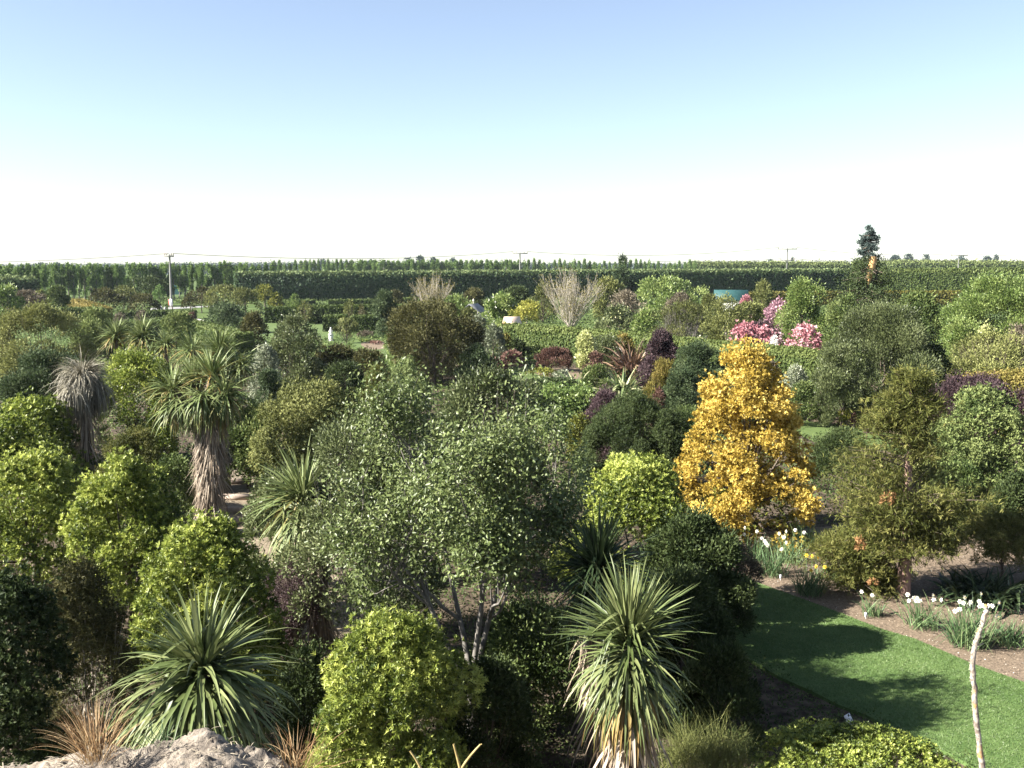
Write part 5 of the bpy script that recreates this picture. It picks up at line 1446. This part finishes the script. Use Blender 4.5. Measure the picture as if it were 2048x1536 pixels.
# ------------------------------------------------------------------ log steps and bare earth
SLEEPER = rough_mat("weathered_timber", (.20, .15, .12), (.42, .34, .28), 9, stretch=(.3, 1, 1))
root = thing("garden_steps", "weathered timber garden steps in the shade right of the shaggy trunk", "steps", G(470, 1060))
for i, (px, py, w) in enumerate(((468, 968, 62), (470, 1000, 64), (474, 1026, 66), (478, 1048, 70), (482, 1072, 74))):
    g_ = G(px, py); m = mpp(px, py, g_[1]); mb = MB()
    mb.box(tuple(g_ - np.array(root.location) + np.array((0, 0, .07))), (w * m, .14, .16), rz=rng.normal(0, .04))
    mb.build("step", SLEEPER, root)
sheet("dirt_path", DIRT_POLY, .012,
      rough_mat("bare_earth", (.10, .08, .055), (.24, .195, .14), 7, bump=.6), .03)

# ------------------------------------------------------------------ small buildings and ornaments
def gable(name, label, cat, px, py, Y, w, d, wall_h, roof_h, roof_m, wall_m, rz=0.0, over=.15, posts=False):
    b = P(px, py, Y); b[2] = 0
    root = thing(name, label, cat, b, rz=rz)
    mb = MB()
    if posts:
        for x in (-1, 1):
            for y in (-1, 1):
                p = MB(); p.box((x * (w / 2 - .08), y * (d / 2 - .08), wall_h / 2), (.1, .1, wall_h)); p.build("post", wall_m, root)
    else:
        a, c = w / 2, d / 2
        v = [(-a, -c, 0), (a, -c, 0), (a, c, 0), (-a, c, 0), (-a, -c, wall_h), (a, -c, wall_h), (a, c, wall_h), (-a, c, wall_h), (-a, 0, wall_h + roof_h), (a, 0, wall_h + roof_h)]
        mb.add(v, [(0, 1, 5, 4), (2, 3, 7, 6)]); mb.add(v, [(0, 4, 8), (0, 8, 3), (8, 7, 3), (1, 9, 5), (1, 2, 9), (2, 6, 9)])
        mb.build("wall", wall_m, root)
    a, c = w / 2 + over, d / 2 + over
    dz = roof_h * over / (d / 2)
    r = MB()
    for s in (1, -1):
        q = [(-a, -c * s, wall_h - dz + .01), (a, -c * s, wall_h - dz + .01), (a, 0, wall_h + roof_h + .01), (-a, 0, wall_h + roof_h + .01)]
        q2 = [(x, y, z + .07) for x, y, z in q]
        r.add(q + q2, [(0, 1, 2, 3), (7, 6, 5, 4), (0, 4, 5, 1), (1, 5, 6, 2), (3, 7, 4, 0)])
    r.build("roof", roof_m, root)
    return root
TEAL = rough_mat("teal_roof_iron", (.018, .055, .055), (.028, .075, .075), 3, bump=.05, rough=.45)
CREAM = rough_mat("cream_wall", (.62, .60, .54), (.74, .72, .66), 3, bump=.05)
gable("teal_roofed_shed", "long shed with a teal metal roof and white gable, half hidden by trees", "shed", 1462, 585, 138, 4.3, 3.4, 1.5, 1.25, TEAL, CREAM, rz=-.12)
TANROOF = rough_mat("pale_tan_roof", (.60, .44, .34), (.74, .58, .46), 4, bump=.1)
OCHRE = rough_mat("orange_timber", (.45, .25, .12), (.6, .36, .18), 4, bump=.1)
gable("tan_roofed_hut", "tiny hut with a pale tan gable roof just behind the long hedge", "hut", 1024, 640, 80, 1.15, 1.0, 1.5, .55, TANROOF, OCHRE, rz=.35, over=.08)
GREY = rough_mat("grey_shingle", (.16, .16, .17), (.30, .30, .31), 6, bump=.2)
gz_ = gable("garden_pavilion", "little grey-roofed garden pavilion with a finial among green trees", "pavilion", 947, 610, 96, 1.7, 1.7, 1.85, .62, GREY, WOOD, rz=1.2, over=.2, posts=True)
mb = MB(); mb.lathe((0, 0, 2.5), [(.05, 0), (.05, .25), (.09, .3), (.10, .38), (.04, .46), (0, .56)], 8); mb.build("finial", rough_mat("pale_finial", (.6, .55, .45), (.7, .65, .55), 5, bump=0), gz_)
gable("teal_shed", "teal shed glimpsed between poplar trunks behind the slim pole", "shed", 349, 600, 214, 2.8, 1.6, 1.6, .3, TEAL, TEAL, over=.05)
STONE = rough_mat("white_stone", (.60, .58, .53), (.78, .76, .72), 8, bump=.2)
GSTONE = rough_mat("grey_stone", (.22, .22, .22), (.42, .41, .40), 3, bump=.6)
def statue():
    b = G(662, 682); root = thing("garden_statue", "white stone figure on a pale pedestal before the dark square hedge", "statue", b)
    m = mpp(662, 682, b[1])
    mb = MB(); h = 14 * m
    mb.box((0, 0, .04), (10 * m, 10 * m, .08)); mb.box((0, 0, h * .5), (7.5 * m, 7.5 * m, h - .16), taper=.92); mb.box((0, 0, h - .035), (9 * m, 9 * m, .07))
    mb.build("pedestal", STONE, root)
    f = MB(); f.lathe((0, 0, h), [(0, 0), (3.4 * m, .0), (3.2 * m, 2 * m), (2.3 * m, 4 * m), (2.6 * m, 6 * m), (3.0 * m, 7.6 * m), (1.9 * m, 8.6 * m), (.9 * m, 9.2 * m), (.85 * m, 9.8 * m), (1.5 * m, 10.6 * m), (1.75 * m, 11.6 * m), (1.4 * m, 12.8 * m), (0, 13.4 * m)], 12)
    for s in (-1, 1):
        f.tubes(np.array([[(s * 2.7 * m, 0, h + 7.6 * m), (s * 3.3 * m, -.5 * m, h + 6 * m), (s * 3.0 * m, -1.5 * m, h + 4.4 * m), (s * 1.2 * m, -2.6 * m, h + 4.2 * m)]]), np.array([[.9, .8, .7, .55]]) * m, 7)
    f.build("figure", STONE, root, smooth=True)
statue()
def bench():
    b = G(1203, 664); b[2] = 0; b = P(1203, 661, 71); b[2] = 0
    root = thing("stone_bench", "pale stone slab bench behind the long hedge", "bench", b)
    z = P(1203, 660, 71)[2]
    mb = MB(); mb.box((0, 0, z - .06), (1.0, .42, .12)); mb.build("seat", TANROOF, root)
    for s in (-1, 1):
        mb = MB(); mb.box((s * .36, 0, (z - .12) / 2), (.14, .36, z - .12)); mb.build("leg", STONE, root)
bench()
def sign():
    b = P(341, 606, 146); b[2] = 0
    root = thing("road_sign", "white and red sign board at the foot of the slim power pole", "sign", b)
    z0_, z1 = P(341, 611.5, 146)[2], P(341, 598, 146)[2]
    for s in (-1, 1):
        mb = MB(); mb.tubes(np.linspace((s * .16, .05, 0), (s * .16, .05, z0_ + .1), 3)[None], np.full((1, 3), .04), 7); mb.build("post", WOOD, root)
    mb = MB(); mb.box((.08, 0, (z0_ + z1) / 2), (.40, .05, z1 - z0_)); mb.build("white_panel", LABEL_M, root)
    mb = MB(); mb.box((-.20, 0, (z0_ + z1) / 2), (.155, .05, z1 - z0_ - .08)); mb.build("red_panel", rough_mat("red_paint", (.5, .06, .07), (.55, .08, .09), 3, bump=0, rough=.5), root)
sign()
def boulder(label, px, py, Y, w, h):
    import bmesh
    b = P(px, py, Y); b[2] = 0; m = mpp(px, py, Y)
    bm = bmesh.new(); bmesh.ops.create_icosphere(bm, subdivisions=3, radius=1)
    r = np.random.default_rng(int(px))
    ph = r.random(3) * 6
    for v in bm.verts:
        k = 1 + .16 * sin(v.co.x * 3 + ph[0]) + .14 * sin(v.co.y * 4 + ph[1]) + .1 * sin(v.co.z * 6 + ph[2])
        v.co = Vector((v.co.x * w * m * .5 * k, v.co.y * w * m * .5 * k, max(-.1, (v.co.z + .7) / 1.7 * h * m * k)))
    me = bpy.data.meshes.new("boulder"); bm.to_mesh(me); bm.free(); me.materials.append(GSTONE)
    o = bpy.data.objects.new("boulder", me); COL.objects.link(o); o.location = tuple(b)
    tag(o, label, "rock")
boulder("upright grey standing stone beside the road at the left", 321, 617, 136, 8, 11)
boulder("low pale grey rock left of the upright standing stone", 310, 621, 134, 18, 7)
boulder("small bluish-grey rock right of the upright standing stone", 331, 619, 135, 8, 7)
for px, py, lab in ((381, 620, "short dark wooden post at the road edge, the left of two"), (384, 620, "short pale wooden post at the road edge, the right of two"), (345, 620, "short dark post below the white and red sign")):
    b = G(px, py); mb = MB(); mb.tubes(np.linspace((0, 0, -.05), (0, 0, .62), 4)[None], np.array([[.085, .085, .08, .03]]), 8)
    tag(mb.build("wooden_post", BARK if "dark" in lab else WOOD, loc=b), lab, "post")
p_("round_shrub", "reddish-leaved narrow bush ending the maze hedge before the road", "shrub", 383, 625, 10, 108, "column", "redbrown", 4.4, .5, 4)

# pale blossoms on the white-dotted tree and the cream-flowered shrub
for nm, cnt, mat, sz in (("rounded bright green tree dotted", 26, "white", .15), ("large leafy shrub with cream", 70, "cream", .13)):
    r_ = [o for o in bpy.data.objects if o.get("label", "").startswith(nm)][0]
    H = max(v for v in [c.dimensions.z for c in r_.children] + [2.0])
    R = 35 * mpp(1000, 600, r_.location[1])
    mb = MB(); t = rng.uniform(.1, .95, cnt); th = rng.uniform(pi * .75, pi * 2.1, cnt)
    rr = PROF["dome"](t) * R * 1.02
    p = np.stack([np.cos(th) * rr, np.sin(th) * rr, t * H * .95], 1)
    for k in range(4):
        leaf_shapes(mb, p, nrm(rdir(cnt) + np.array([0, 0, .5])), rdir(cnt), np.full(cnt, sz), np.full(cnt, sz * .6), rng.random(cnt), False)
    mb.build("blossoms", LM(mat), r_)
# off-frame neighbour that shades the lower left corner
_b = thing("leafy_tree", "dense dark tree just outside the left edge, shading the lower left corner", "tree", (-8.4, 11.0, 0))
mb = MB(); c_, r_ = crown(mb, 2.0, 6.0, .8, "dome", .09, .045, 16000, whorl=6, lump=.3, tint=.5); mb.build("crown", LM("dark"), _b)
mb = MB(); limbs(mb, c_[:8], .8, .12); mb.build("trunk", BARK, _b)

# ------------------------------------------------------------------ air between the viewer and the far trees
mb = MB(); mb.box((0, 600, 6.5), (2600, 1400, 15))
hz, nt, b_, out = nodes("air")
nt.nodes.remove(b_)
pv = nt.nodes.new("ShaderNodeVolumePrincipled")
pv.inputs["Color"].default_value = (.80, .88, 1.0, 1)
pv.inputs["Density"].default_value = .0001
pv.inputs["Anisotropy"].default_value = .2
nt.links.new(pv.outputs[0], out.inputs["Volume"])
tag(mb.build("haze", hz), kind="stuff")

r_ = [o for o in bpy.data.objects if o.get("label", "").startswith("sprawling yellow-green")][0]
mb = MB(); crown(mb, 2.35, 1.95, .3, "dome", .10, .05, 5200, lump=.24, gap=.35, irr=.3, tint=.6)
mb.build("blossoms", LM("chartreuse"), r_)
